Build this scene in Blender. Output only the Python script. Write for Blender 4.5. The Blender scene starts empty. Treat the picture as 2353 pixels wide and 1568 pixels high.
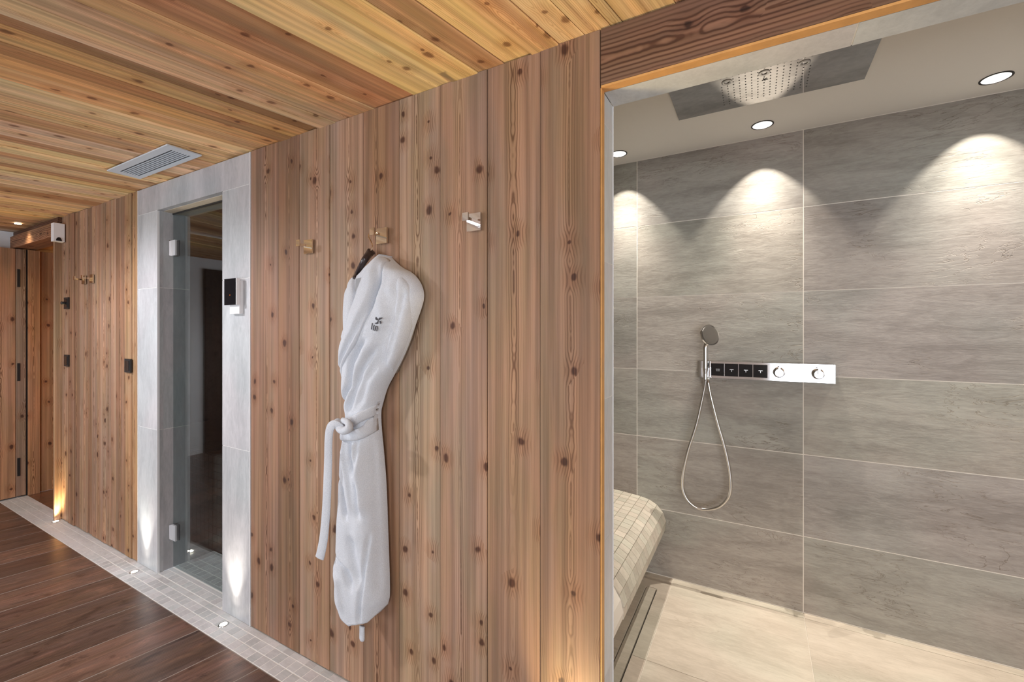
import bpy, bmesh, math, random
from mathutils import Vector, Matrix, noise

random.seed(7)
SC = bpy.context.scene
COL = SC.collection

# ------------------------------------------------------------------ camera
YAW = math.radians(29.3)
FPX = 1005.0
CX, CY = 1176.5, 763.0          # horizon row of the photograph
EYE = Vector((0.0, -1.2, 1.395))
FWD = Vector((-math.sin(YAW), math.cos(YAW), 0)); RGT = Vector((math.cos(YAW), math.sin(YAW), 0))
cam_d = bpy.data.cameras.new('camera'); cam = bpy.data.objects.new('camera', cam_d); COL.objects.link(cam)
cam.location = EYE; cam.rotation_euler = (math.pi / 2, 0, YAW)
cam_d.sensor_width = 36.0; cam_d.lens = FPX / 2353 * 36; cam_d.shift_y = -(784 - CY) / 2353
cam_d.clip_start = 0.02; cam_d.clip_end = 60
SC.camera = cam

def ray(u, v):
    return FWD + RGT * ((u - CX) / FPX) + Vector((0, 0, (CY - v) / FPX))
def onY(u, v, y=0.0):
    d = ray(u, v); return EYE + d * ((y - EYE.y) / d.y)
def onZ(u, v, z=0.0):
    d = ray(u, v); return EYE + d * ((z - EYE.z) / d.z)
def xat(u, y=0.0):
    return onY(u, CY, y).x

# ------------------------------------------------------------------ world, exposure, room light
w = bpy.data.worlds.new('world'); SC.world = w; w.use_nodes = True
bg = w.node_tree.nodes['Background']; bg.inputs[0].default_value = (0.75, 0.85, 1.0, 1); bg.inputs[1].default_value = 0.6
SC.view_settings.view_transform = 'Standard'; SC.view_settings.look = 'None'
SC.view_settings.gamma = 1.0; SC.view_settings.use_curve_mapping = False
SC.view_settings.exposure = 0.0
try:
    SC.cycles.use_denoising = True
    SC.cycles.max_bounces = 8; SC.cycles.diffuse_bounces = 5; SC.cycles.glossy_bounces = 4
    SC.cycles.transparent_max_bounces = 12; SC.cycles.sample_clamp_indirect = 4.0
    SC.cycles.caustics_reflective = False; SC.cycles.caustics_refractive = False
except Exception:
    pass

def lamp(name, kind, loc, energy, color=(1, 1, 1), rot=None, target=None, **kw):
    d = bpy.data.lights.new(name, kind); d.energy = energy; d.color = color
    for k, v in kw.items(): setattr(d, k, v)
    o = bpy.data.objects.new(name, d); COL.objects.link(o); o.location = loc
    if target is not None:
        o.rotation_euler = (Vector(target) - Vector(loc)).to_track_quat('-Z', 'Y').to_euler()
    elif rot: o.rotation_euler = rot
    return o
H = 2.25      # front room ceiling
HS = 2.40     # shower ceiling
YB = 1.40     # shower back wall
WIN_E, WIN2_E = 66.0, 104.0
# soft daylight areas, added at two unseen windows behind the camera
lamp('window_daylight', 'AREA', (-3.3, -3.88, 1.15), WIN_E, (0.90, 0.95, 1.0), target=(-3.0, 0, 2.3), shape='RECTANGLE', size=1.9, size_y=1.9)
lamp('window_daylight', 'AREA', (1.32, -3.88, 1.15), WIN2_E, (0.90, 0.95, 1.0), target=(0.6, 0, 2.2), shape='RECTANGLE', size=2.2, size_y=1.9)

SPOT_X = (-0.684, 0.021, 0.823); SPOT_Y = 1.245
UPLIGHTS = [(-4.498, -0.037), (-3.156, -0.058), (-2.218, -0.056), (-0.47, -0.056), (-3.138, 0.2215)]

# ------------------------------------------------------------------ helpers
BASE = {}
def _set(o, label=None, cat=None, group=None, kind=None):
    if label: o['label'] = label
    if cat: o['category'] = cat
    if group: o['group'] = group
    if kind: o['kind'] = kind
    return o
def thing(name, label, cat, loc, group=None):
    o = bpy.data.objects.new(name, None); COL.objects.link(o); o.location = loc
    o.empty_display_size = 0.05
    BASE[o] = Vector(loc)
    return _set(o, label, cat, group)
def link(o, parent=None):
    COL.objects.link(o)
    if parent is not None:
        o.parent = parent; BASE[o] = BASE.get(parent, Vector())
    else: BASE[o] = Vector(o.location)
    return o
def obj(name, bm, mat, parent=None, smooth=False, bevel=0.0, segs=2, label=None, kind=None, color=None, sharp=40):
    if bevel:
        es = [e for e in bm.edges if len(e.link_faces) == 2 and e.calc_face_angle(0) > 0.5]
        bmesh.ops.bevel(bm, geom=es, offset=bevel, segments=segs, profile=0.5, affect='EDGES', clamp_overlap=True)
    bmesh.ops.recalc_face_normals(bm, faces=bm.faces[:])
    base = BASE.get(parent, Vector()) if parent is not None else Vector()
    if base.length > 0: bmesh.ops.translate(bm, verts=bm.verts[:], vec=-base)
    me = bpy.data.meshes.new(name); bm.to_mesh(me); bm.free()
    if smooth:
        for p in me.polygons: p.use_smooth = True
        if sharp:
            try: me.set_sharp_from_angle(angle=math.radians(sharp))
            except Exception: pass
    me.materials.append(mat)
    o = bpy.data.objects.new(name, me)
    if color: o.color = (*color, 1)
    link(o, parent)
    return _set(o, label, kind=kind)
def B():
    return bmesh.new()
def box(bm, x0, x1, y0, y1, z0, z1):
    vs = [bm.verts.new((x, y, z)) for z in (z0, z1) for y in (y0, y1) for x in (x0, x1)]
    for f in ((0, 1, 3, 2), (4, 6, 7, 5), (0, 4, 5, 1), (2, 3, 7, 6), (0, 2, 6, 4), (1, 5, 7, 3)):
        bm.faces.new([vs[i] for i in f])
    return bm
def tube(bm, pts, r, n=10, cap=True, closed=False, flat=1.0, up=None):
    pts = [Vector(p) for p in pts]; rings = []
    N = len(pts); prev = None
    for i, p in enumerate(pts):
        a = pts[(i - 1) % N] if (closed or i > 0) else p
        b = pts[(i + 1) % N] if (closed or i < N - 1) else p
        t = (b - a).normalized()
        if up is not None: nrm = (Vector(up) - t * t.dot(Vector(up))).normalized()
        elif prev is None:
            q = Vector((0, 0, 1)) if abs(t.z) < 0.9 else Vector((1, 0, 0)); nrm = (q - t * t.dot(q)).normalized()
        else: nrm = (prev - t * t.dot(prev)).normalized()
        prev = nrm; bi = t.cross(nrm)
        rr = r[i] if isinstance(r, (list, tuple)) else r
        rings.append([bm.verts.new(p + nrm * math.cos(2 * math.pi * k / n) * rr * flat + bi * math.sin(2 * math.pi * k / n) * rr) for k in range(n)])
    M = N if closed else N - 1
    for i in range(M):
        A, C = rings[i], rings[(i + 1) % N]
        for k in range(n): bm.faces.new((A[k], A[(k + 1) % n], C[(k + 1) % n], C[k]))
    if cap and not closed:
        bm.faces.new(rings[0][::-1]); bm.faces.new(rings[-1])
    return bm
def lathe(bm, prof, c, axis='Z', n=28):
    """prof: list of (radius, height) along axis from centre c"""
    c = Vector(c); rings = []
    for r, h in prof:
        ring = []
        if r < 1e-6: ring = [None]
        for k in range(n if r >= 1e-6 else 1):
            a = 2 * math.pi * k / n
            if axis == 'Z': p = Vector((r * math.cos(a), r * math.sin(a), h))
            elif axis == 'Y': p = Vector((r * math.cos(a), h, r * math.sin(a)))
            else: p = Vector((h, r * math.cos(a), r * math.sin(a)))
            v = bm.verts.new(c + p)
            if r < 1e-6: ring = [v]
            else: ring.append(v)
        rings.append(ring)
    for A, C in zip(rings, rings[1:]):
        if len(A) == 1 and len(C) == 1: continue
        for k in range(n):
            q = [A[k % len(A)], A[(k + 1) % len(A)], C[(k + 1) % len(C)], C[k % len(C)]]
            q2 = []
            for v in q:
                if v not in q2: q2.append(v)
            if len(q2) > 2: bm.faces.new(q2)
    return bm
def smooth_path(ctrl, n=8):
    out = []
    P = [Vector(c) for c in ctrl]
    for i in range(len(P) - 1):
        p0 = P[max(i - 1, 0)]; p1 = P[i]; p2 = P[i + 1]; p3 = P[min(i + 2, len(P) - 1)]
        for k in range(n):
            t = k / n
            out.append(0.5 * ((2 * p1) + (-p0 + p2) * t + (2 * p0 - 5 * p1 + 4 * p2 - p3) * t * t + (-p0 + 3 * p1 - 3 * p2 + p3) * t ** 3))
    out.append(P[-1]); return out

# ------------------------------------------------------------------ node helpers
class NT:
    def __init__(s, name):
        s.m = bpy.data.materials.new(name); s.m.use_nodes = True
        s.t = s.m.node_tree; s.t.nodes.clear()
        s.out = s.t.nodes.new('ShaderNodeOutputMaterial')
    def n(s, typ, **kw):
        nd = s.t.nodes.new('ShaderNode' + typ)
        for k, v in kw.items():
            if k == 'ins':
                for kk, vv in v.items(): s.put(nd.inputs[kk], vv)
            else: setattr(nd, k, v)
        return nd
    def put(s, sock, v):
        if isinstance(v, bpy.types.NodeSocket): s.t.links.new(v, sock)
        elif isinstance(v, bpy.types.Node): s.t.links.new(v.outputs[0], sock)
        else:
            if sock.type == 'RGBA' and len(v) == 3: v = (*v, 1)
            sock.default_value = v
    def m_(s, op, a, b=0.0, c=0.0, clamp=False):
        nd = s.t.nodes.new('ShaderNodeMath'); nd.operation = op; nd.use_clamp = clamp
        s.put(nd.inputs[0], a); s.put(nd.inputs[1], b); s.put(nd.inputs[2], c); return nd.outputs[0]
    def mix(s, f, a, b, mode='MIX'):
        nd = s.t.nodes.new('ShaderNodeMix'); nd.data_type = 'RGBA'; nd.blend_type = mode
        s.put(nd.inputs[0], f); s.put(nd.inputs[6], a); s.put(nd.inputs[7], b); return nd.outputs[2]
    def sstep(s, x, a, b):
        nd = s.t.nodes.new('ShaderNodeMapRange'); nd.interpolation_type = 'SMOOTHSTEP'
        s.put(nd.inputs[0], x); nd.inputs[1].default_value = a; nd.inputs[2].default_value = b; return nd.outputs[0]
    def noise(s, vec, scale=1.0, detail=2.0, rough=0.5, dist=0.0, dim='3D'):
        nd = s.t.nodes.new('ShaderNodeTexNoise'); nd.noise_dimensions = dim
        s.put(nd.inputs['Vector'], vec)
        nd.inputs['Scale'].default_value = scale; nd.inputs['Detail'].default_value = detail
        nd.inputs['Roughness'].default_value = rough; nd.inputs['Distortion'].default_value = dist
        return nd.outputs['Fac']
    def comb(s, x, y, z=0.0):
        nd = s.t.nodes.new('ShaderNodeCombineXYZ'); s.put(nd.inputs[0], x); s.put(nd.inputs[1], y); s.put(nd.inputs[2], z); return nd.outputs[0]
    def bsdf(s, **kw):
        b = s.t.nodes.new('ShaderNodeBsdfPrincipled')
        for k, v in kw.items(): s.put(b.inputs[k.replace('_', ' ')], v)
        s.t.links.new(b.outputs[0], s.out.inputs[0]); return b
    def bump(s, h, strength=0.3, dist=0.002):
        nd = s.t.nodes.new('ShaderNodeBump'); nd.inputs['Strength'].default_value = strength
        nd.inputs['Distance'].default_value = dist; s.put(nd.inputs['Height'], h); return nd.outputs[0]

def simple(name, color, rough=0.5, metal=0.0, bumps=None, var=0.0, vscale=8.0, **kw):
    t = NT(name); tc = t.n('TexCoord').outputs['Object']
    c = color
    if var:
        f = t.noise(tc, vscale, 4, 0.6)
        c = t.mix(f, tuple(max(0, x * (1 - var)) for x in color), tuple(min(1, x * (1 + var)) for x in color))
    b = t.bsdf(Base_Color=c, Roughness=rough, Metallic=metal, **kw)
    if bumps:
        t.put(b.inputs['Normal'], t.bump(t.noise(tc, bumps[0], 3, 0.6), bumps[1], bumps[2]))
    return t.m

def wood(name, ring=0.0055, fig=1.0, knots=1.0, dark=(0.40, 0.33, 0.28), light=1.35, rough=0.6, coat=0.0, figw=0.022, blot=1.0, spec=0.4, stain=0.0, side=0.09):
    """softwood board: growth rings round a wandering pith, knots, fibre; UV.x across in m, UV.y along in m; board tint = object colour"""
    t = NT(name)
    uv = t.n('UVMap').outputs[0]; sep = t.n('SeparateXYZ', ins={0: uv}); X, Y = sep.outputs[0], sep.outputs[1]
    oi = t.n('ObjectInfo'); tint = oi.outputs['Color']; rnd = oi.outputs['Random']
    seed = t.m_('MULTIPLY', rnd, 37.0)
    yv = t.comb(0.0, Y, seed)
    n1 = t.noise(yv, 0.9, 1); n2 = t.noise(t.comb(5.0, Y, seed), 1.6, 2); n3 = t.noise(t.comb(9.0, Y, seed), 7.0, 3, 0.6)
    px = t.m_('MULTIPLY', t.m_('SUBTRACT', n1, 0.5), 0.03)
    px = t.m_('ADD', px, t.m_('MULTIPLY', t.m_('SUBTRACT', rnd, 0.5), 0.05))
    dpt = t.m_('ADD', t.m_('MULTIPLY', t.m_('SUBTRACT', n2, 0.5), 0.055), t.m_('MULTIPLY', t.m_('SUBTRACT', n3, 0.5), 0.030))
    xr = t.m_('SUBTRACT', X, px)
    # knots
    vor = t.n('TexVoronoi'); vor.voronoi_dimensions = '2D'; vor.inputs['Randomness'].default_value = 1.0
    wob = t.m_('MULTIPLY', t.m_('SUBTRACT', t.noise(t.comb(X, Y, seed), 26, 2), 0.5), 0.22)
    t.put(vor.inputs['Vector'], t.comb(t.m_('ADD', t.m_('MULTIPLY', xr, 8.0), t.m_('MULTIPLY', seed, 3.0)), t.m_('ADD', t.m_('MULTIPLY', Y, 6.6), wob)))
    vor.inputs['Scale'].default_value = 1.0
    kd = t.m_('ADD', vor.outputs['Distance'], t.m_('MULTIPLY', wob, 0.1))
    ksel = t.m_('GREATER_THAN', t.n('SeparateXYZ', ins={0: vor.outputs['Color']}).outputs[0], 0.52)
    halo = t.m_('MULTIPLY', t.m_('SUBTRACT', 1.0, t.sstep(kd, 0.06, 0.42)), ksel)
    ksz = t.m_('ADD', 0.55, t.m_('MULTIPLY', t.n('SeparateXYZ', ins={0: vor.outputs['Color']}).outputs[1], 0.9))
    core = t.m_('MULTIPLY', t.m_('SUBTRACT', 1.0, t.sstep(t.m_('DIVIDE', kd, ksz), 0.04, 0.10)), ksel)
    wig = t.m_('MULTIPLY', t.m_('SUBTRACT', t.noise(t.comb(t.m_('MULTIPLY', X, 12.0), t.m_('MULTIPLY', Y, 3.0), seed), 1.0, 3), 0.5), 0.012)
    dpt = t.m_('ADD', dpt, wig)
    r = t.m_('SQRT', t.m_('ADD', t.m_('MULTIPLY', xr, xr), t.m_('MULTIPLY', dpt, dpt)))
    r = t.m_('ADD', r, t.m_('MULTIPLY', halo, 0.011 * knots))
    ph = t.m_('MULTIPLY', r, 2 * math.pi / ring)
    ringw = t.m_('ADD', t.m_('MULTIPLY', t.m_('SINE', ph), 0.5), 0.5)
    late = t.m_('POWER', ringw, 2.2)
    ax = t.m_('ABSOLUTE', xr)
    figm = t.m_('SUBTRACT', 1.0, t.sstep(ax, figw * 0.45, figw * 1.9))
    figm = t.m_('MULTIPLY', figm, t.sstep(t.noise(t.comb(3.0, Y, seed), 1.1, 1), 0.25, 0.6))
    figm = t.m_('MAXIMUM', figm, t.m_('MULTIPLY', halo, 0.7))
    con = t.m_('ADD', side, t.m_('MULTIPLY', figm, 0.85 * fig))
    fib = t.noise(t.comb(t.m_('MULTIPLY', X, 230.0), t.m_('MULTIPLY', Y, 5.0), seed), 1.0, 3, 0.65)
    fib2 = t.noise(t.comb(t.m_('MULTIPLY', X, 55.0), t.m_('MULTIPLY', Y, 0.8), seed), 1.0, 2, 0.5)
    blo = t.noise(t.comb(t.m_('MULTIPLY', X, 9.0), t.m_('MULTIPLY', Y, 1.3), seed), 1.0, 3, 0.6)
    blo2 = t.noise(t.comb(t.m_('MULTIPLY', X, 14.0), t.m_('MULTIPLY', Y, 2.2), t.m_('ADD', seed, 50.0)), 1.0, 4, 0.6)
    c = t.mix(t.sstep(fib2, 0.3, 0.72), (0.74, 0.71, 0.68), (1.16, 1.15, 1.13))
    c = t.mix(1.0, tint, c, 'MULTIPLY')
    warm = t.mix(t.sstep(blo, 0.35, 0.68), (1.08, 0.97, 0.86), (0.90, 0.94, 1.0))
    c = t.mix(0.75 * blot, c, t.mix(1.0, c, warm, 'MULTIPLY'))
    c = t.mix(0.8 * blot, c, t.mix(1.0, c, t.mix(t.sstep(blo2, 0.36, 0.66), (1.06, 0.99, 1.0), (0.90, 0.93, 0.84)), 'MULTIPLY'))
    if stain:
        st_ = t.noise(t.comb(t.m_('MULTIPLY', X, 7.0), t.m_('MULTIPLY', Y, 3.0), seed), 1.6, 6, 0.72, 0.8)
        c = t.mix(t.m_('MULTIPLY', t.sstep(st_, 0.52, 0.66), stain), c, t.mix(1.0, c, (0.38, 0.35, 0.36), 'MULTIPLY'))
        c = t.mix(t.m_('MULTIPLY', t.sstep(st_, 0.46, 0.34), stain), c, t.mix(1.0, c, (1.7, 1.6, 1.5), 'MULTIPLY'))
    lt = t.mix(1.0, c, (light, light * 0.98, light * 0.93), 'MULTIPLY')
    c = t.mix(t.m_('MULTIPLY', figm, 0.55 * fig), c, lt)
    dk = t.mix(1.0, c, dark, 'MULTIPLY')
    c = t.mix(t.m_('MULTIPLY', late, con), c, dk)
    c = t.mix(t.m_('MULTIPLY', t.sstep(fib, 0.52, 0.8), 0.35), c, t.mix(1.0, c, (0.62, 0.55, 0.5), 'MULTIPLY'))
    c = t.mix(t.m_('MULTIPLY', halo, 0.35 * knots), c, t.mix(1.0, c, (0.62, 0.42, 0.30), 'MULTIPLY'))
    c = t.mix(t.m_('MULTIPLY', core, 0.92 * knots), c, t.mix(1.0, c, (0.22, 0.13, 0.10), 'MULTIPLY'))
    h = t.m_('ADD', t.m_('MULTIPLY', late, -0.5), t.m_('MULTIPLY', fib, 0.5))
    b = t.bsdf(Base_Color=c, Roughness=t.m_('ADD', rough, t.m_('MULTIPLY', fib, 0.15)))
    b.inputs['Specular IOR Level'].default_value = spec
    if coat: b.inputs['Coat Weight'].default_value = coat; b.inputs['Coat Roughness'].default_value = 0.22
    t.put(b.inputs['Normal'], t.bump(h, 0.35, 0.0012))
    return t.m

def stone(name, c0, c1, vdir='H', rough=0.55, crack=0.0, bump=0.25, bdist=0.0015, tintable=True):
    t = NT(name); tc = t.n('TexCoord').outputs['Object']; oi = t.n('ObjectInfo')
    sd = t.m_('MULTIPLY', oi.outputs['Random'], 23.0)
    sep = t.n('SeparateXYZ', ins={0: tc}); x, y, z = sep.outputs[0], sep.outputs[1], sep.outputs[2]
    if vdir == 'H': p = t.comb(t.m_('MULTIPLY', t.m_('ADD', x, sd), 1.0), t.m_('MULTIPLY', y, 1.0), t.m_('MULTIPLY', z, 4.5))
    elif vdir == 'V': p = t.comb(t.m_('MULTIPLY', t.m_('ADD', x, sd), 4.0), t.m_('MULTIPLY', y, 4.0), z)
    else: p = t.comb(t.m_('ADD', x, sd), t.m_('MULTIPLY', y, 4.0), t.m_('MULTIPLY', z, 4.0))
    big = t.noise(p, 1.6, 4, 0.6, 0.6); med = t.noise(p, 6.0, 6, 0.68, 1.2); fine = t.noise(p, 28.0, 4, 0.65, 0.4)
    f = t.m_('ADD', t.m_('MULTIPLY', big, 0.55), t.m_('ADD', t.m_('MULTIPLY', med, 0.35), t.m_('MULTIPLY', fine, 0.25)))
    c = t.mix(t.sstep(f, 0.40, 0.74), c0, c1)
    hue = t.noise(t.comb(t.m_('ADD', x, sd), y, z), 1.9, 2, 0.5)
    c = t.mix(0.5, c, t.mix(1.0, c, t.mix(t.sstep(hue, 0.4, 0.62), (1.04, 0.97, 0.95), (0.95, 1.0, 0.97)), 'MULTIPLY'))
    h = t.m_('ADD', t.m_('MULTIPLY', med, 0.7), t.m_('MULTIPLY', fine, 0.35))
    if crack:
        q = t.noise(p, 2.3, 5, 0.62, 1.6)
        ln = t.m_('SUBTRACT', 1.0, t.sstep(t.m_('ABSOLUTE', t.m_('SUBTRACT', q, 0.5)), 0.0, 0.012))
        msk = t.sstep(t.noise(t.comb(t.m_('ADD', x, sd), y, z), 3.1, 2), 0.48, 0.62)
        ln = t.m_('MULTIPLY', ln, msk)
        c = t.mix(t.m_('MULTIPLY', ln, crack), c, t.mix(1.0, c, (0.55, 0.48, 0.42), 'MULTIPLY'))
        h = t.m_('SUBTRACT', h, t.m_('MULTIPLY', ln, 0.8))
    if tintable: c = t.mix(1.0, c, oi.outputs['Color'], 'MULTIPLY')
    b = t.bsdf(Base_Color=c, Roughness=rough); b.inputs['Specular IOR Level'].default_value = 0.35
    t.put(b.inputs['Normal'], t.bump(h, bump, bdist))
    return t.m

M = {}
M['wall_wood'] = wood('aged_spruce', ring=0.0080, fig=1.1, figw=0.017, knots=1.0)
M['ceil_wood'] = wood('golden_larch', ring=0.0055, fig=0.7, knots=0.8, dark=(0.58, 0.46, 0.36), light=1.15, figw=0.018, blot=1.15)
M['floor_wood'] = wood('dark_oiled_oak', ring=0.009, fig=0.5, knots=0.5, dark=(0.50, 0.42, 0.38), light=1.5, rough=0.24, coat=0.35, figw=0.05, blot=0.9, spec=0.5, stain=0.75)
M['beam_wood'] = wood('dark_beam', ring=0.0120, fig=1.1, knots=1.0, dark=(0.38, 0.29, 0.24), light=1.3, figw=0.05, side=0.3)
M['fresh_wood'] = simple('cut_larch_edge', (0.66, 0.34, 0.11), 0.5, bumps=(60, 0.2, 0.001), var=0.25, vscale=20)
M['grey_stone'] = stone('pale_grey_stone', (0.35, 0.36, 0.385), (0.50, 0.51, 0.54), 'V', 0.5)
M['reveal_stone'] = stone('light_reveal_stone', (0.56, 0.565, 0.58), (0.72, 0.725, 0.74), 'V', 0.5)  # the grey stone lightened: daylight on reveal and soffit is put into the colour
M['taupe_stone'] = stone('taupe_stone', (0.255, 0.232, 0.205), (0.415, 0.388, 0.35), 'H', 0.5, crack=0.6, bump=0.5, bdist=0.003)
M['floor_stone'] = stone('beige_stone', (0.44, 0.39, 0.32), (0.60, 0.545, 0.46), 'X', 0.5, crack=0.25, bump=0.3, bdist=0.002)
M['mosaic'] = stone('mosaic_grey', (0.48, 0.485, 0.50), (0.64, 0.645, 0.665), 'X', 0.5, bump=0.2)
M['mosaic_beige'] = stone('mosaic_beige', (0.46, 0.42, 0.36), (0.62, 0.575, 0.50), 'X', 0.5, bump=0.2)
M['mosaic_dark'] = stone('mosaic_dark', (0.035, 0.03, 0.028), (0.08, 0.07, 0.065), 'X', 0.45, bump=0.2)
M['grout'] = simple('pale_grout', (0.82, 0.81, 0.79), 0.9)
M['grout_beige'] = simple('beige_grout', (0.84, 0.78, 0.70), 0.9)
M['plaster'] = simple('warm_white_plaster', (0.86, 0.84, 0.80), 0.9, bumps=(90, 0.05, 0.0008))
M['white'] = simple('white_paint', (0.74, 0.76, 0.80), 0.8, bumps=(120, 0.05, 0.0006))
M['masonry'] = simple('masonry', (0.45, 0.43, 0.40), 0.9, var=0.1)
M['dark'] = simple('dark_cavity', (0.012, 0.011, 0.010), 0.7)
M['seam'] = simple('board_backing', (0.05, 0.032, 0.022), 0.9)
M['floor_seam'] = simple('pale_filled_joint', (0.30, 0.26, 0.23), 0.6)  # pale tone stands for the light caught in the grooves between floor boards
M['chrome'] = simple('chrome', (0.82, 0.82, 0.84), 0.06, 1.0)
M['brass'] = simple('warm_nickel', (0.84, 0.77, 0.64), 0.05, 1.0)
M['steel'] = simple('brushed_steel', (0.55, 0.54, 0.53), 0.28, 1.0, bumps=(200, 0.05, 0.0005))
M['mirror_steel'] = simple('polished_steel', (0.62, 0.60, 0.58), 0.035, 1.0)
M['satin'] = simple('satin_metal', (0.66, 0.67, 0.70), 0.45, 0.6)
M['black'] = simple('black_metal', (0.012, 0.012, 0.013), 0.4)
M['black_gloss'] = simple('black_glass', (0.008, 0.008, 0.010), 0.06)
M['white_plastic'] = simple('white_plastic', (0.80, 0.81, 0.84), 0.35)
M['grille'] = simple('grey_enamel', (0.58, 0.64, 0.72), 0.45)
M['hanger'] = simple('dark_stained_hanger', (0.035, 0.026, 0.028), 0.28)
M['thread'] = simple('grey_thread', (0.05, 0.05, 0.06), 0.9)
M['hose'] = simple('hose_metal', (0.72, 0.70, 0.68), 0.18, 1.0)
M['dot'] = simple('rubber_nozzle', (0.10, 0.095, 0.09), 0.6)

t = NT('terry_cloth'); tc = t.n('TexCoord').outputs['Object']
f = t.noise(tc, 420, 3, 0.7); g = t.noise(tc, 60, 3, 0.6)
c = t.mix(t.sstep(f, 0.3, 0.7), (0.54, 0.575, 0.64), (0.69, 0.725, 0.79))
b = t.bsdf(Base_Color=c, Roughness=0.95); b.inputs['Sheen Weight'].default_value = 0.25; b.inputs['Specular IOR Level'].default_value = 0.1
t.put(b.inputs['Normal'], t.bump(t.m_('ADD', f, t.m_('MULTIPLY', g, 0.6)), 0.7, 0.0022)); M['terry'] = t.m

t = NT('door_glass')   # clear pane: Fresnel reflection over tinted transparency
bf = t.n('NewGeometry').outputs['Backfacing']
fr = t.n('Fresnel', ins={0: t.m_('SUBTRACT', 1.52, t.m_('MULTIPLY', bf, 1.52 - 1 / 1.52))}).outputs[0]; tr = t.n('BsdfTransparent', ins={0: (0.80, 0.84, 0.84)})
gl = t.n('BsdfGlossy', ins={0: (1, 1, 1), 'Roughness': 0.0}); ms = t.n('MixShader', ins={0: fr, 1: tr.outputs[0], 2: gl.outputs[0]})
t.t.links.new(ms.outputs[0], t.out.inputs[0]); M['glass'] = t.m

def emis(name, color, s):
    t = NT(name); e = t.n('Emission', ins={0: color, 1: s}); t.t.links.new(e.outputs[0], t.out.inputs[0]); return t.m
M['lens'] = emis('lit_lens', (1.0, 0.90, 0.74), 14)
M['lens_soft'] = emis('lit_reflector', (1.0, 0.93, 0.80), 3.0)

# ------------------------------------------------------------------ boards
def board(parent, name, P, axes, w, th, L, color, mat, seed=None, cham=0.0018, lift=0.0, label=None):
    """P: start point on the face centre line; axes=(across, outward, along)"""
    A, O, N = [Vector(a).normalized() for a in axes]
    seed = random.random() * 40 if seed is None else seed
    h = w / 2 - 0.0006
    cs = [(-h, -th), (-h, lift - cham), (-h + cham, lift), (h - cham, lift), (h, lift - cham), (h, -th)]
    me = bpy.data.meshes.new(name); vs = []; uvs = []
    base = BASE.get(parent, Vector())
    for l in (0, L):
        for a, o in cs:
            vs.append(tuple(Vector(P) + A * a + O * o + N * l - base)); uvs.append((a + (o - lift) * 0.8, l + seed))
    k = len(cs)
    fs = [(i, (i + 1) % k, (i + 1) % k + k, i + k) for i in range(k)] + [tuple(range(k))[::-1], tuple(range(k, 2 * k))]
    me.from_pydata(vs, [], fs); me.materials.append(mat)
    uvl = me.uv_layers.new(name='UVMap')
    for lp in me.loops: uvl.data[lp.index].uv = uvs[lp.vertex_index]
    me.validate(); me.update()
    bm = bmesh.new(); bm.from_mesh(me); bmesh.ops.recalc_face_normals(bm, faces=bm.faces[:]); bm.to_mesh(me); bm.free()
    o = bpy.data.objects.new(name, me); o.color = (*color, 1); link(o, parent)
    if label: o['label'] = label
    return o
def prism_board(parent, name, pts4, z, th, color, mat, seed, wid, lift=0.0, drop=0.0018):
    """horizontal board: pts4 = (x0,y0),(x1,y0),(x0b,y1),(x1b,y1): two edges running y0->y1; visible face at z, body to z+th (th<0 below)"""
    (a, y0), (b_, _), (c_, y1), (d_, _) = pts4
    me = bpy.data.meshes.new(name); sg = 1 if th > 0 else -1; base = BASE.get(parent, Vector())
    vs = []; uvs = []; L = math.hypot(c_ - a, y1 - y0)
    ch = 0.0018
    for (l, r, y, v) in ((a, b_, y0, 0), (c_, d_, y1, L)):
        for x, zz in ((l, z + th), (l, z + sg * drop - sg * lift), (l + ch, z - sg * lift), (r - ch, z - sg * lift), (r, z + sg * drop - sg * lift), (r, z + th)):
            vs.append((x - base.x, y - base.y, zz - base.z)); uvs.append((x - (l + r) / 2, v + seed))
    k = 6
    fs = [(i, (i + 1) % k, (i + 1) % k + k, i + k) for i in range(k)] + [tuple(range(k))[::-1], tuple(range(k, 2 * k))]
    me.from_pydata(vs, [], fs); me.materials.append(mat)
    uvl = me.uv_layers.new(name='UVMap')
    for lp in me.loops: uvl.data[lp.index].uv = uvs[lp.vertex_index]
    bm = bmesh.new(); bm.from_mesh(me); bmesh.ops.recalc_face_normals(bm, faces=bm.faces[:]); bm.to_mesh(me); bm.free()
    o = bpy.data.objects.new(name, me); o.color = (*color, 1); link(o, parent); return o

def SW(*c): return tuple(q * k_ for q, k_ in zip(S(*c), (0.82, 0.85, 0.86)))
def SF(*c): return tuple(q * k_ for q, k_ in zip(S(*c), (0.66, 0.72, 0.82)))
def S(r, g, b):   # sRGB 0-255 seen colour -> linear albedo triple
    f = lambda c: ((c / 255 + 0.055) / 1.055) ** 2.4 if c > 10 else c / 255 / 12.92
    a = (f(r), f(g), f(b)); m_ = sum(a) / 3
    return tuple(min(0.9, (x * 0.86 + m_ * 0.14) * 1.08) for x in a)

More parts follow.
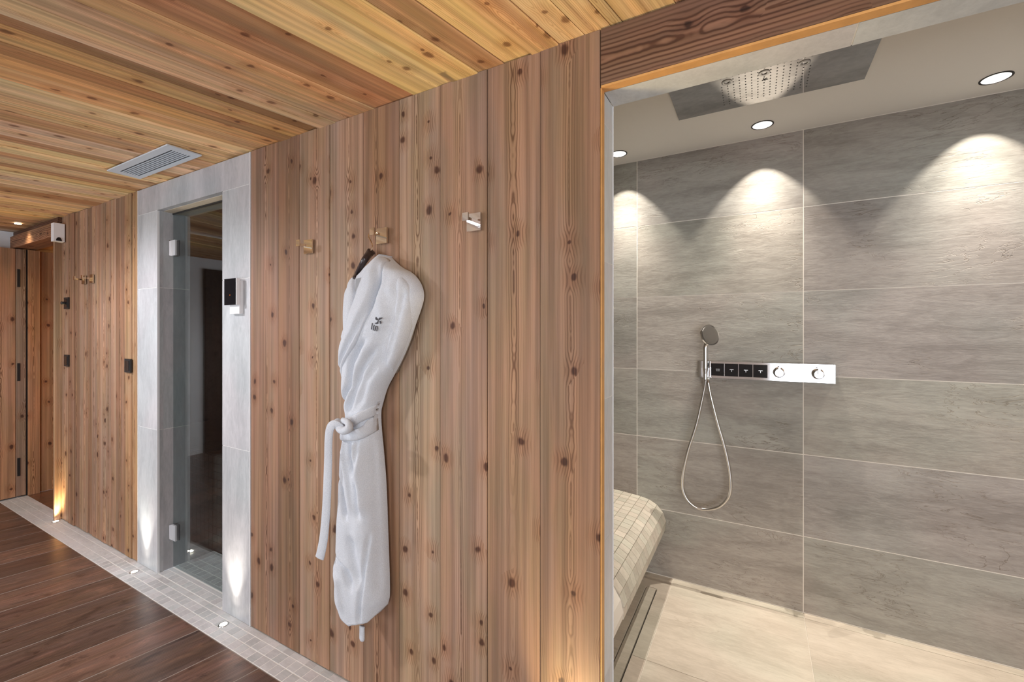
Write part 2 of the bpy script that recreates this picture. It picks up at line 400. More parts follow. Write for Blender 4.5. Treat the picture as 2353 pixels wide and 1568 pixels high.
# ------------------------------------------------------------------ SETTING: front wall
XO = -0.385                      # left edge of the shower opening
X_END = -5.57
SX0, SX1 = -3.019, -2.336        # steam room door opening
FX0, FX1 = -3.268, -2.096        # its stone surround
DZ = 2.097
wall = B()
box(wall, -4.52, SX0 - 0.012, 0.030, 0.155, 0, 2.42)
box(wall, SX0 - 0.012, SX1 + 0.012, 0.030, 0.155, DZ + 0.012, 2.42)
box(wall, SX1 + 0.012, XO - 0.012, 0.030, 0.118, 0, 2.42)
box(wall, XO - 0.012, 2.1, 0.030, 0.118, 2.097, 2.42)
box(wall, 1.95, 2.1, 0.0, 0.118, 0, 2.097)
wall_front = obj('wall_front', wall, M['masonry'], kind='structure')
bk = B(); box(bk, FX1, XO - 0.004, 0.0262, 0.0298, 0, H); box(bk, -4.519, FX0, 0.0262, 0.0298, 0, H)
obj('board_backing', bk, M['seam'], wall_front)

UP = (0, 0, 1); OUT = (0, -1, 0); AX = (1, 0, 0)
seams = [574, 640, 688, 757, 834, 916, 1011, 1119, 1241, 1377.6]
cols = [(152, 116, 94), (140, 104, 78), (166, 132, 106), (172, 140, 116), (158, 120, 92), (176, 146, 120), (170, 136, 112), (164, 130, 104), (156, 122, 96)]
for i in range(len(cols)):
    xa, xb = xat(seams[i]), xat(seams[i + 1])
    if i == 0: xa = FX1 + 0.004
    if i == len(cols) - 1: xb = XO - 0.002
    board(wall_front, 'plank', ((xa + xb) / 2, 0, 0.004), (AX, OUT, UP), xb - xa - 0.0008, 0.026, H - 0.005, SW(*cols[i]), M['wall_wood'], lift=random.uniform(-0.002, 0.003))
seams = [147, 158, 171, 182, 190, 200, 211, 222, 233, 243, 254, 266, 278, 289, 303, 315.5]
for i in range(len(seams) - 1):
    xa, xb = xat(seams[i]), xat(seams[i + 1])
    if i == 0: xa = -4.515
    if i == len(seams) - 2: xb = FX0 - 0.004
    t_ = random.random()
    c = (150 + 34 * t_, 112 + 36 * t_, 86 + 36 * t_) if i < len(seams) - 3 else (176, 138, 100)
    board(wall_front, 'plank', ((xa + xb) / 2, 0, 0.004), (AX, OUT, UP), xb - xa - 0.001, 0.026, H - 0.005, SW(*c), M['wall_wood'], lift=random.uniform(-0.005, 0.006))

# beam board above the shower opening (horizontal grain) with its raw lower edge
board(wall_front, 'beam_board', (XO + 0.0005, 0, (2.088 + H) / 2), (UP, OUT, AX), H - 2.088 - 0.004, 0.026, 2.33, S(118, 88, 70), M['beam_wood'], seed=3.2, lift=0.004, label='dark brown horizontal beam board with swirling grain and knots')
e = B(); box(e, XO + 0.001, 1.945, -0.003, 0.026, 2.0835, 2.0895); obj('lower_edge', e, M['fresh_wood'], wall_front, label='orange cut edge under the dark beam board')
e = B(); box(e, XO - 0.0015, XO + 0.0015, 0.000, 0.026, 0.0, 2.0835); obj('side_edge', e, M['fresh_wood'], wall_front, label='orange cut edge of the last wall board')

# stone slabs: shower reveal and soffit
def slab(parent, x0, x1, y0, y1, z0, z1, mat, name='slab', g=0.0012, color=None, bev=0.0008):
    k = 0.94 + 0.12 * random.random()
    return obj(name, box(B(), x0 + g, x1 - g, y0, y1, z0 + g, z1 - g) if True else None, mat, parent, bevel=bev, segs=1, color=color or (k, k, k))
zs = [0.0, 0.39, 0.79, 1.20, 1.60, 2.00, 2.086]
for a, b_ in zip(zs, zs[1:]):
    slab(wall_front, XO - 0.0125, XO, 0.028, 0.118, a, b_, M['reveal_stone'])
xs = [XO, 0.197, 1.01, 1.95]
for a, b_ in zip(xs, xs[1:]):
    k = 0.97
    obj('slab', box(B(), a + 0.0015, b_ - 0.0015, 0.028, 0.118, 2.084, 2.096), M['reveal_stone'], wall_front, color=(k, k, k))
obj('grout_line', box(B(), XO - 0.012, XO - 0.0012 - 0.0006, 0.0295, 0.117, 0.0, 2.083), M['grout'], wall_front)
obj('grout_line', box(B(), XO, 1.95, 0.0295, 0.117, 2.0855, 2.0962), M['grout'], wall_front)
obj('edge_trim', box(B(), XO - 0.001, XO + 0.0012, 0.1172, 0.1195, 0, 2.086), M['white_plastic'], wall_front)

# stone surround of the steam room door
zs = [0.0, 0.827, 1.652, DZ]
for a, b_ in zip(zs, zs[1:]):
    for (x0, x1) in ((FX0 + 0.002, SX0), (SX1, FX1 - 0.002)):
        slab(wall_front, x0, x1, -0.001, 0.029, a, b_, M['grey_stone'])
    slab(wall_front, SX0 - 0.012, SX0, 0.029, 0.166, a, b_, M['grey_stone'])
    slab(wall_front, SX1, SX1 + 0.012, 0.029, 0.166, a, b_, M['grey_stone'])
slab(wall_front, FX0 + 0.002, FX1 - 0.002, -0.001, 0.029, DZ, H - 0.002, M['grey_stone'])
obj('slab', box(B(), SX0, SX1, 0.029, 0.166, DZ, DZ + 0.011), M['floor_stone'], wall_front, color=(1.15, 1.12, 1.05))
gm = B()
for x in (FX0, FX1): box(gm, x - 0.0016, x + 0.0016, -0.002, 0.026, 0, H - 0.002)
for x in (SX0 - 0.0012, ): box(gm, x - 0.001, x + 0.0016, -0.0022, 0.01, 0, DZ)
obj('edge_trim', gm, M['white_plastic'], wall_front)
obj('grout_line', box(B(), FX0 + 0.003, SX0 - 0.004, 0.0005, 0.028, 0.0, H - 0.01), M['grout'], wall_front)
obj('grout_line', box(B(), SX1 + 0.004, FX1 - 0.003, 0.0005, 0.028, 0.0, H - 0.01), M['grout'], wall_front)
obj('grout_line', box(B(), SX0 - 0.0115, SX0 - 0.0020, 0.030, 0.165, 0, DZ), M['grout'], wall_front)

# ------------------------------------------------------------------ doorway at the far end: casing, lintel, leaf, jambs
tr = B(); box(tr, -4.545, -4.518, -0.040, 0.085, 0, 2.10)
o = board(None, 'trim_1', (-4.5185, -0.001, 0.002), ((0, 1, 0), (1, 0, 0), UP), 0.078, 0.024, 2.096, SW(168, 132, 98), M['wall_wood'])
o['kind'] = 'structure'; tr.free()
lin = thing('lintel_beam', None, None, (-5.04, 0.0, 2.10)); lin['kind'] = 'structure'
board(lin, 'beam_board', (-5.565, -0.040, 2.155), (UP, OUT, AX), 0.104, 0.13, 1.05, S(150, 108, 76), M['beam_wood'], seed=11)
board(lin, 'beam_board', (-5.565, -0.022, 2.229), (UP, OUT, AX), 0.038, 0.11, 1.05, S(98, 66, 50), M['beam_wood'], seed=21)
jm = thing('door_frame', None, None, (-5.45, 0.1, 0.0)); jm['kind'] = 'structure'
board(jm, 'jamb_board', (-5.425, 0.069, 0.0), ((0, 1, 0), (1, 0, 0), UP), 0.075, 0.03, 2.095, SW(176, 124, 82), M['wall_wood'])
board(jm, 'jamb_board', (-5.450, 0.19, 0.0), ((0, 1, 0), (1, 0, 0), UP), 0.160, 0.03, 2.095, SW(176, 124, 82), M['wall_wood'])
board(jm, 'jamb_board', (-5.450, 0.352, 0.0), ((0, 1, 0), (1, 0, 0), UP), 0.160, 0.03, 2.095, SW(176, 124, 82), M['wall_wood'])
obj('rebate', box(B(), -5.46, -5.428, 0.0235, 0.0300, 0, 2.095), M['black'], jm)
nfl = obj('floor_niche', box(B(), -5.42, -4.52, -0.001, 0.030, -0.06, -0.0005), M['mosaic'], kind='structure')
for i in range(3): prism_board(nfl, 'plank', ((-5.45, 0.0305 + i * 0.14), (-4.545, 0.0305 + i * 0.14), (-5.45, 0.17 + i * 0.14), (-4.545, 0.17 + i * 0.14)), 0.0, -0.02, S(110, 74, 54), M['floor_wood'], 3.0 * i, 0.9)
nw = B(); box(nw, -5.48, -4.55, 0.45, 0.47, 0, 2.25); box(nw, -4.55, -4.53, 0.09, 0.47, 0, 2.25); box(nw, -5.50, -5.481, 0.02, 0.47, 0, 2.25)
box(nw, -5.48, -4.55, 0.09, 0.45, 2.12, 2.14)
obj('wall_niche', nw, M['fresh_wood'], kind='structure')
leaf = thing('door_2', None, None, (-5.445, -0.4, 0.0)); leaf['kind'] = 'structure'
board(leaf, 'door_stile', (-5.424, -0.008, 0.012), ((0, 1, 0), (1, 0, 0), UP), 0.058, 0.042, 2.08, SW(150, 122, 102), M['wall_wood'])
for i in range(4):
    board(leaf, 'door_board', (-5.424, -0.038 - 0.09 - i * 0.18, 0.012), ((0, 1, 0), (1, 0, 0), UP), 0.179, 0.042, 2.08, SW(180, 132, 98), M['wall_wood'])
for v in (640, 855, 1072):
    z = EYE.z + (CY - v) * 3.70 / FPX
    hb = B(); box(hb, -5.4245, -5.418, -0.030, -0.014, z - 0.075, z + 0.075); obj('hinge', hb, M['black'], leaf, bevel=0.002)

# end wall with the darker door that the glass mirrors
ew = B(); box(ew, -5.67, X_END, -4.0, 0.02, 0, H); box(ew, -5.67, X_END, 0.02, 0.6, 0, H)
wall_left = obj('wall_left', ew, M['white'], kind='structure')
d3 = thing('door_3', None, None, (X_END, -1.75, 0)); d3['kind'] = 'structure'
for i in range(5):
    board(d3, 'door_board', (X_END + 0.03, -1.39 - i * 0.18, 0.0), ((0, 1, 0), (1, 0, 0), UP), 0.179, 0.03, 2.12, S(84, 62, 52), M['wall_wood'])

# opposite and right walls behind the camera; the windows are added to frame the daylight areas
ow = B()
for (a, b_, z0, z1) in ((-5.67, -4.3, 0, H), (-4.3, -2.3, 0, 0.15), (-4.3, -2.3, 2.15, H), (-2.3, 0.15, 0, H), (0.15, 2.5, 0, 0.15), (0.15, 2.5, 2.15, H), (2.5, 2.7, 0, H)):
    box(ow, a, b_, -4.12, -4.0, z0, z1)
obj('wall_opposite', ow, M['white'], kind='structure')
for k, (a, b_) in enumerate(((-4.3, -2.3), (0.15, 2.5))):
    f = B()
    for q in (a, (a + b_) / 2 - 0.03, b_ - 0.06): box(f, q, q + 0.06, -4.09, -4.03, 0.15, 2.15)
    for q in (0.15, 2.09): box(f, a + 0.06, b_ - 0.06, -4.088, -4.032, q, q + 0.06)
    obj('window_%d' % (k + 1), f, M['white_plastic'], kind='structure')
obj('wall_right', box(B(), 2.6, 2.72, -4.0, 0.118, 0, H), M['plaster'], kind='structure')

# ------------------------------------------------------------------ ceiling boards (run 11 degrees off the square)
TAN = math.tan(math.radians(11.1))
ceiling = obj('ceiling', box(B(), -5.7, 2.72, -4.1, 0.029, H + 0.02, H + 0.05), M['seam'], kind='structure')
us = [1430, 1403, 1343, 1284, 1220, 1156, 1098, 1040, 948, 857, 814, 770, 732, 707, 670, 643.6, 610, 578, 545, 520, 495, 467]
xsm = [xat(u) for u in us]
x = xsm[0]
right = [x]
while right[-1] < 3.6: right.append(right[-1] + random.uniform(0.11, 0.19))
left = [xsm[-1]]
while left[-1] > -5.75: left.append(left[-1] - random.uniform(0.085, 0.15))
allx = right[::-1] + xsm[1:] + left[1:]
tones = [(208, 174, 128), (196, 158, 112), (190, 148, 112), (214, 182, 136), (178, 136, 96), (200, 164, 122), (206, 172, 118), (168, 124, 84), (202, 168, 138)]
fixed = {1403: (214, 178, 128), 1343: (216, 182, 128), 1284: (206, 164, 116), 1220: (218, 184, 126), 1156: (178, 138, 96), 1098: (214, 180, 122), 1040: (216, 186, 130), 948: (178, 130, 94), 857: (200, 158, 112), 814: (196, 158, 118), 770: (206, 174, 138), 732: (156, 116, 78), 707: (196, 152, 96), 670: (166, 120, 74), 643.6: (204, 154, 96), 610: (196, 150, 98)}
fx = {round(xat(k), 4): v for k, v in fixed.items()}
for i in range(len(allx) - 1):
    xb, xa = allx[i], allx[i + 1]
    c = fx.get(round(xb, 4)) or random.choice(tones)
    y0, y1 = 0.027, -4.05
    s0 = TAN * (y0); s1 = TAN * y1
    g = 0.0008
    prism_board(ceiling, 'plank', ((xa + g + s0, y0), (xb - g + s0, y0), (xa + g + s1, y1), (xb - g + s1, y1)), H, 0.018, tuple(min(0.85, q * k_) for q, k_ in zip(S(*c), (1.22, 1.30, 1.32))), M['ceil_wood'], random.random() * 30, xb - xa, lift=random.choice((-0.003, 0.0, 0.0, 0.004)))

# ceiling grille
g0 = onZ(382, 329, H); vx0, vx1, vy0, vy1 = -2.98, -2.328, -0.238, -0.097
gr = thing('air_vent', 'grey metal ceiling air vent with long dark slots near the stone door surround', 'vent', ((vx0 + vx1) / 2, (vy0 + vy1) / 2, H))
zf = H - 0.0095
fr = B()
b0 = 0.030
box(fr, vx0, vx1, vy0, vy0 + 0.036, zf, H - 0.004); box(fr, vx0, vx1, vy1 - 0.022, vy1, zf, H - 0.004)
box(fr, vx0, vx0 + 0.05, vy0 + 0.036, vy1 - 0.022, zf, H - 0.004); box(fr, vx1 - 0.05, vx1, vy0 + 0.036, vy1 - 0.022, zf, H - 0.004)
obj('frame', fr, M['grille'], gr)
obj('backing', box(B(), vx0 + 0.05, vx1 - 0.05, vy0 + 0.036, vy1 - 0.022, H - 0.0055, H - 0.0042), M['dark'], gr)
n = 7; span = (vy1 - 0.022) - (vy0 + 0.036); pitch = span / n
for i in range(1, n):
    yy = vy0 + 0.036 + i * pitch
    obj('slat', box(B(), vx0 + 0.05, vx1 - 0.05, yy - pitch * 0.22, yy + pitch * 0.22, zf + 0.0005, H - 0.006), M['grille'], gr)

# small ceiling lamp far left
dl = thing('ceiling_spotlight', 'tiny recessed lamp in the wooden ceiling near the far doorway', 'lamp', (-5.08, -0.10, H))
obj('ring', lathe(B(), [(0.020, -0.006), (0.028, -0.006), (0.029, -0.0042), (0.020, -0.0042)], (-5.08, -0.10, H)), M['chrome'], dl, smooth=True)
obj('bulb', lathe(B(), [(0, -0.0052), (0.020, -0.0052), (0.020, -0.0044), (0, -0.0044)], (-5.08, -0.10, H)), M['lens'], dl)

lamp('spot_lamp', 'SPOT', (-5.08, -0.10, H - 0.008), 9.0, (1.0, 0.82, 0.55), rot=(0, 0, 0), spot_size=math.radians(110), spot_blend=1.0, shadow_soft_size=0.02)
RL = (-2.95, -1.35)  # unseen ceiling lamp, added to cast the robe's shadow on the planks
rl = thing('ceiling_downlight', 'round chrome lamp let into the wooden ceiling out in the room before the windows', 'lamp', (RL[0], RL[1], H))
obj('ring', lathe(B(), [(0.045, -0.005), (0.055, -0.008), (0.060, -0.0042), (0.045, -0.0042)], (*RL, H)), M['chrome'], rl, smooth=True)
obj('bulb', lathe(B(), [(0, -0.0062), (0.045, -0.0062), (0.045, -0.0054), (0, -0.0054)], (*RL, H)), M['lens'], rl)
lamp('room_lamp', 'SPOT', (RL[0], RL[1], H - 0.03), 140.0, (0.97, 0.97, 1.0), rot=(0, 0, 0), spot_size=math.radians(170), spot_blend=0.4, shadow_soft_size=0.05)

# ------------------------------------------------------------------ floor boards
floor = obj('floor', box(B(), -5.7, 2.72, -4.1, -0.131, -0.06, -0.0008), M['floor_seam'], kind='structure')
xf = [-2.01]
while xf[-1] < 3.8: xf.append(xf[-1] + 0.232)
xf2 = [-2.256]
while xf2[-1] > -5.8: xf2.append(xf2[-1] - 0.231)
allf = xf[::-1] + xf2
for i in range(len(allf) - 1):
    xb, xa = allf[i], allf[i + 1]
    y0 = -0.1345; k = random.random()
    # two or three boards end to end per row
    cuts = [y0]
    yy = y0 - random.uniform(0.5, 1.6)
    while yy > -3.6: cuts.append(yy); yy -= random.uniform(1.3, 2.0)
    cuts.append(-4.05)
    for ya, yb in zip(cuts, cuts[1:]):
        k = random.random(); g = 0.0016
        c = (104 + 34 * k, 78 + 24 * k, 66 + 18 * k)
        sa, sb = TAN * 0.985 * ya, TAN * 0.985 * (yb + 0.002)
        prism_board(floor, 'plank', ((xa + g + sa, ya), (xb - g + sa, ya), (xa + g + sb, yb + 0.002), (xb - g + sb, yb + 0.002)), 0.0, -0.012, SF(*c), M['floor_wood'], random.random() * 30, xb - xa)

# ------------------------------------------------------------------ mosaic strip along the wall
obj('floor_wall_joint', box(B(), -5.57, XO, -0.001, 0.0299, -0.06, -0.0009), M['masonry'], kind='structure')
strip = obj('trim_2', box(B(), -5.57, 1.95, -0.130, -0.001, -0.06, -0.0007), M['grout'], kind='structure')
tm = bpy.data.meshes.new('tile'); bmt = box(B(), -0.0238, 0.0238, -0.0238, 0.0238, -0.006, 0.0)
bmesh.ops.bevel(bmt, geom=[e for e in bmt.edges if all(v.co.z > -0.001 for v in e.verts)], offset=0.0012, segments=1, affect='EDGES')
bmt.to_mesh(tm); bmt.free(); tm.materials.append(M['mosaic'])
hm = bpy.data.meshes.new('tile'); bmt = box(B(), -0.0238, 0.0238, -0.0135, 0.0135, -0.006, 0.0)
bmt.to_mesh(hm); bmt.free(); hm.materials.append(M['mosaic'])
def inst(name, me, parent, loc, color=None, rot=None):
    o = bpy.data.objects.new(name, me); o.location = Vector(loc) - BASE.get(parent, Vector())
    if color: o.color = (*color, 1)
    if rot: o.rotation_euler = rot
    link(o, parent); return o
rest = B()
def near_up(x, y):
    return any(math.hypot(x - a, y - b_) < 0.026 for a, b_ in UPLIGHTS)
nx = 0
x = 1.92
while x > -5.54:
    for r, yy in enumerate((-0.1045, -0.0545)):
        if near_up(x, yy): continue
        k = 0.90 + 0.2 * random.random()
        if -3.55 < x < -0.9: inst('tile', tm, strip, (x, yy, random.uniform(-0.0004, 0.0003)), (k, k, k * 1.01))
        else: box(rest, x - 0.0238, x + 0.0238, yy - 0.0238, yy + 0.0238, -0.006, 0)
    if -3.55 < x < -0.9: inst('tile', hm, strip, (x, -0.0145, 0), (k, k, k))
    else: box(rest, x - 0.0238, x + 0.0238, -0.0145 - 0.0135, -0.0145 + 0.0135, -0.006, 0)
    x -= 0.05
obj('small_tiles', rest, M['mosaic'], strip, kind='stuff')
# tiles cut round the lamps
for (a, b_) in UPLIGHTS[:4]:
    t_ = B(); box(t_, a - 0.048, a + 0.048, -0.079, -0.031, -0.006, -0.0003)
    obj('lamp_tile', t_, M['mosaic'], strip)
# threshold mosaic of the steam room door
thr = obj('floor_threshold', box(B(), SX0, SX1, 0.000, 0.30, -0.06, -0.0007), M['grout'], kind='structure')
x = SX0 + 0.0263
while x < SX1 - 0.02:
    for yy in (0.0275,):
        k = 0.88 + 0.2 * random.random(); inst('tile', tm, thr, (x, yy, 0), (k, k, k))
    for yy in (0.125, 0.175, 0.225, 0.272):
        k = 0.80 + 0.2 * random.random(); inst('tile', tm, thr, (x, yy, 0), (k * .8, k * .8, k * .8))
    x += 0.05
obj('sill_slab', box(B(), SX0 + 0.001, SX1 - 0.001, 0.053, 0.074, -0.006, 0.0), M['mosaic'], thr, color=(.9, .9, .9))
obj('door_track', box(B(), SX0 + 0.001, SX1 - 0.001, 0.0755, 0.084, -0.006, -0.001), M['black'], thr)
obj('sill_slab', box(B(), SX0 + 0.001, SX1 - 0.001, 0.0855, 0.100, -0.006, 0.0), M['mosaic'], thr, color=(.9, .9, .9))

# ------------------------------------------------------------------ steam room: glass door and dark interior
gd = thing('door_1', None, None, (SX0, 0.08, 0)); gd['kind'] = 'structure'
obj('glass_pane', box(B(), SX0 + 0.006, SX1 - 0.006, 0.075, 0.083, 0.008, DZ - 0.010), M['glass'], gd)
obj('top_seal', box(B(), SX0 + 0.001, SX1 - 0.001, 0.0735, 0.0785, DZ - 0.009, DZ - 0.001), M['black'], gd)
for v in (572, 1220):
    z = EYE.z + (CY - v) * 2.60 / FPX
    h = thing('hinge', None, None, (SX0, 0.079, z)); del_ = h
    h.parent = gd; h.location = Vector((SX0, 0.079, z)) - BASE[gd]; BASE[h] = Vector((SX0, 0.079, z))
    obj('leaf_plate', box(B(), SX0 + 0.004, SX0 + 0.050, 0.066, 0.0745, z - 0.045, z + 0.045), M['satin'], h, bevel=0.0015)
    obj('leaf_plate', box(B(), SX0 + 0.004, SX0 + 0.050, 0.0835, 0.092, z - 0.045, z + 0.045), M['black'], h, bevel=0.0015)
    obj('wall_plate', box(B(), SX0 + 0.0005, SX0 + 0.005, 0.055, 0.102, z - 0.045, z + 0.045), M['chrome'], h)
st = B()
box(st, -4.30, -1.55, 1.90, 2.0, 0, H); box(st, -4.40, -4.30, 0.16, 2.0, 0, H); box(st, -1.55, -1.45, 0.16, 2.0, 0, H)
box(st, -4.40, -1.45, 0.16, 2.0, H + 0.02, H + 0.04)
obj('wall_steam_room', st, M['mosaic_dark'], kind='structure')
obj('floor_steam_room', box(B(), -4.30, -1.55, 0.168, 1.9, -0.06, -0.007), M['mosaic_dark'], kind='structure')
sb = thing('steam_bench', 'dark mosaic-covered bench inside the steam room behind the glass door', 'bench', (-2.9, 0.7, 0))
obj('core', box(B(), -4.29, -1.56, 0.315, 1.89, -0.005, 0.60), M['grout_dark'] if 'grout_dark' in M else M['mosaic_dark'], sb)
tl = B()
xx = -3.45
while xx < -2.2:
    for r in range(12):
        box(tl, xx, xx + 0.047, 0.309, 0.3148, 0.003 + r * 0.05, 0.050 + r * 0.05)
    for r in range(6):
        box(tl, xx, xx + 0.047, 0.318 + r * 0.05, 0.365 + r * 0.05, 0.6005, 0.606)
    xx += 0.05
obj('small_tiles', tl, M['mosaic_dark'], sb, kind='stuff')

# ------------------------------------------------------------------ shower room
# back wall of large slabs
wb = obj('wall_back', box(B(), -1.35, 2.25, YB + 0.0009, YB + 0.1, -0.06, HS), M['grout_beige'], kind='structure')
zs = [0.002, 0.380, 0.786, 1.178, 1.597, 2.015, HS - 0.001]
xs = [-1.30, -0.617, 0.1987, 1.01, 1.82, 2.2]
for a, b_ in zip(xs, xs[1:]):
    for c, d in zip(zs, zs[1:]):
        k = 0.95 + 0.1 * random.random()
        slab(wb, a, b_, YB, YB + 0.0008, c, d, M['taupe_stone'], 'tile', g=0.0019, color=(k, k * random.uniform(.985, 1.01), k * random.uniform(.97, 1.02)), bev=0.0006)
obj('wall_shower_side', box(B(), -1.45, -1.35, 0.118, YB + 0.1, 0, HS), M['taupe_stone'], kind='structure')
obj('wall_shower_end', box(B(), 2.2, 2.3, 0.118, YB + 0.1, 0, HS), M['taupe_stone'], kind='structure')
# floor of slabs
DX0, DX1, DY0, DY1 = -0.5335, -0.4735, 0.35, 1.254
fs = B(); box(fs, -1.35, DX0, -0.001, YB, -0.06, -0.003); box(fs, DX1, 2.25, -0.001, YB, -0.06, -0.003); box(fs, DX0, DX1, DY1, YB, -0.06, -0.003); box(fs, DX0, DX1, -0.001, DY0, -0.06, -0.003)
shf = obj('floor_shower', fs, M['grout_beige'], kind='structure')
def ftile(x0, x1, y0, y1):
    k = 0.97 + 0.06 * random.random()
    slab(shf, x0, x1, y0, y1, -0.0035, 0.0012, M['floor_stone'], 'tile', g=0.0012, color=(k, k, k), bev=0.0)
for (x0, x1) in ((-0.413, 0.199), (0.199, 1.01), (1.01, 2.2)):
    for (y0, y1) in ((0.001, 0.699), (0.701, 1.352)):
        ftile(x0, x1, y0, y1)
    ftile(x0, x1, 1.354, YB - 0.001)
for (x0, x1) in ((-0.58, DX0), (DX1, -0.413)):
    ftile(x0, x1, 0.001, 0.699); ftile(x0, x1, 0.701, 1.256)
ftile(-0.58, -0.413, DY1 + 0.002, YB - 0.001); ftile(-0.58, -0.413, 0.0, DY0)
# linear drain
dr = thing('linear_drain', 'long stone-filled linear drain in the shower floor beside the bench', 'drain', (-0.503, 0.8, -0.02))
obj('channel', box(B(), DX0 + 0.0005, DX1 - 0.0005, DY0 + 0.001, DY1 - 0.001, -0.058, -0.012), M['black'], dr)
obj('drain_cover', box(B(), DX0 + 0.0058, DX1 - 0.0058, DY0 + 0.003, DY1 - 0.0070, -0.0115, 0.0005), M['floor_stone'], dr, color=(.9, .9, .9))

# ceiling with round cut-outs for the lamps
cs = B()
def loop(bm, pts):
    vs = [bm.verts.new(p) for p in pts]; return [bm.edges.new((vs[i], vs[(i + 1) % len(vs)])) for i in range(len(vs))]
ed = loop(cs, [(-1.35, 0.118, HS), (2.2, 0.118, HS), (2.2, YB + 0.1, HS), (-1.35, YB + 0.1, HS)])
for sx in SPOT_X:
    ed += loop(cs, [(sx + 0.0445 * math.cos(2 * math.pi * k / 40), SPOT_Y + 0.0445 * math.sin(2 * math.pi * k / 40), HS) for k in range(40)])
bmesh.ops.triangle_fill(cs, edges=ed, use_beauty=True, use_dissolve=False)
bmesh.ops.dissolve_limit(cs, angle_limit=0.01, verts=cs.verts[:], edges=cs.edges[:])
for f in cs.faces:
    if f.normal.z > 0: f.normal_flip()
me = bpy.data.meshes.new('ceiling_shower'); cs.to_mesh(me); cs.free(); me.materials.append(M['plaster'])
cso = bpy.data.objects.new('ceiling_shower', me); link(cso); cso['kind'] = 'structure'
names = ('recessed ceiling spotlight over the tiled bench, partly behind the opening edge', 'recessed ceiling spotlight above the hand shower, beside the rain shower plate', 'recessed ceiling spotlight beyond the rain shower plate, the biggest in view')
for sx, lb in zip(SPOT_X, names):
    s = thing('ceiling_spotlight', lb, 'lamp', (sx, SPOT_Y, HS), 'recessed spotlights along the shower wall')
    obj('trim_ring', lathe(B(), [(0.0415, 0.0005), (0.0415, -0.0025), (0.0485, -0.0025), (0.0485, -0.0003)], (sx, SPOT_Y, HS), n=40), M['black'], s, smooth=True)
    obj('reflector', lathe(B(), [(0.0425, -0.0005), (0.0435, 0.02), (0.0437, 0.088), (0.0, 0.0885)], (sx, SPOT_Y, HS), n=32), M['white_plastic'], s, smooth=True)
    obj('bulb', lathe(B(), [(0, 0.063), (0.024, 0.063), (0.026, 0.070), (0, 0.074)], (sx, SPOT_Y, HS)), M['lens'], s, smooth=True)
    WARM = (1.0, 0.925, 0.82)
    lamp('spot_lamp', 'SPOT', (sx, SPOT_Y, HS + 0.0605), 27.0, WARM, rot=(0, 0, 0), spot_size=math.radians(74), spot_blend=0.10, shadow_soft_size=0.004)
    lamp('spot_core', 'SPOT', (sx, SPOT_Y, HS + 0.0600), 84.0, WARM, rot=(0, 0, 0), spot_size=math.radians(60), spot_blend=1.0, shadow_soft_size=0.004)

lamp('spot_lamp', 'SPOT', (1.56, SPOT_Y, HS - 0.01), 70.0, (1.0, 0.90, 0.77), rot=(0, 0, 0), spot_size=math.radians(74), spot_blend=0.3, shadow_soft_size=0.01)  # extra spot out of view, added to brighten the shower
# rain shower plate
RX0, RX1, RY0, RY1 = -0.323, 0.369, 0.505, 0.990
rs = thing('rain_shower', 'large polished steel rain shower plate set in the shower ceiling', 'shower', (0.023, 0.747, HS))
obj('plate', box(B(), RX0, RX1, RY0, RY1, HS - 0.005, HS - 0.0006), M['mirror_steel'], rs, bevel=0.0008, segs=1)
dm = B()
for i in range(15):
    for j in range(16):
        x = 0.023 + (i - 7) * 0.0215; y = 0.60 + j * 0.0225
        if math.hypot((x - 0.023), 0) > 0.165: continue
        if any(math.hypot(x - q, y - 0.7465) < 0.024 for q in (-0.107, 0.023, 0.153)): continue
        lathe(dm, [(0, -0.0062), (0.0022, -0.0060), (0.0026, -0.0049)], (x, y, HS), n=8)
obj('nozzles', dm, M['dot'], rs, kind='stuff')
for q in (-0.107, 0.023, 0.153):
    obj('spray_ring', lathe(B(), [(0.010, -0.0049), (0.010, -0.0075), (0.014, -0.0085), (0.019, -0.0075), (0.020, -0.0049)], (q, 0.7465, HS)), M['steel'], rs, smooth=True)
lg = B()
for k in range(5):
    a = k * 2 * math.pi / 5 + 0.3; tube(lg, [(0.026, 0.80, HS - 0.0055), (0.026 + 0.011 * math.cos(a), 0.80 + 0.011 * math.sin(a), HS - 0.0055)], 0.0012, 5)
obj('star_mark', lg, M['dot'], rs)

# ------------------------------------------------------------------ tiled lounger bench
prof = [(-1.335, 0.47), (-0.95, 0.462), (-0.754, 0.448), (-0.66, 0.440), (-0.58, 0.432), (-0.53, 0.418), (-0.49, 0.390), (-0.463, 0.350), (-0.452, 0.305), (-0.458, 0.268)]
BY0, BY1 = 0.16, YB - 0.0005
bench = thing('tiled_bench', 'beige mosaic bench with a rounded front edge beside the shower drain', 'bench', (-0.95, 0.8, 0))
cb = B()
poly = [(x, z - 0.003) for x, z in prof]
ring1 = poly + [(-0.475, 0.262), (-0.585, 0.252), (-0.585, 0.0), (-1.335, 0.0)]
va = [cb.verts.new((x - 0.004 if i > 3 else x, BY0, z)) for i, (x, z) in enumerate(ring1)]
vb = [cb.verts.new((x - 0.004 if i > 3 else x, BY1, z)) for i, (x, z) in enumerate(ring1)]
for i in range(len(ring1)): cb.faces.new((va[i], va[(i + 1) % len(ring1)], vb[(i + 1) % len(ring1)], vb[i]))
cb.faces.new(va[::-1]); cb.faces.new(vb)
obj('core', cb, M['grout_beige'], bench)
obj('riser', box(B(), -0.5885, -0.581, BY0, BY1, 0.0015, 0.250), M['taupe_stone'], bench, color=(.85, .85, .85))
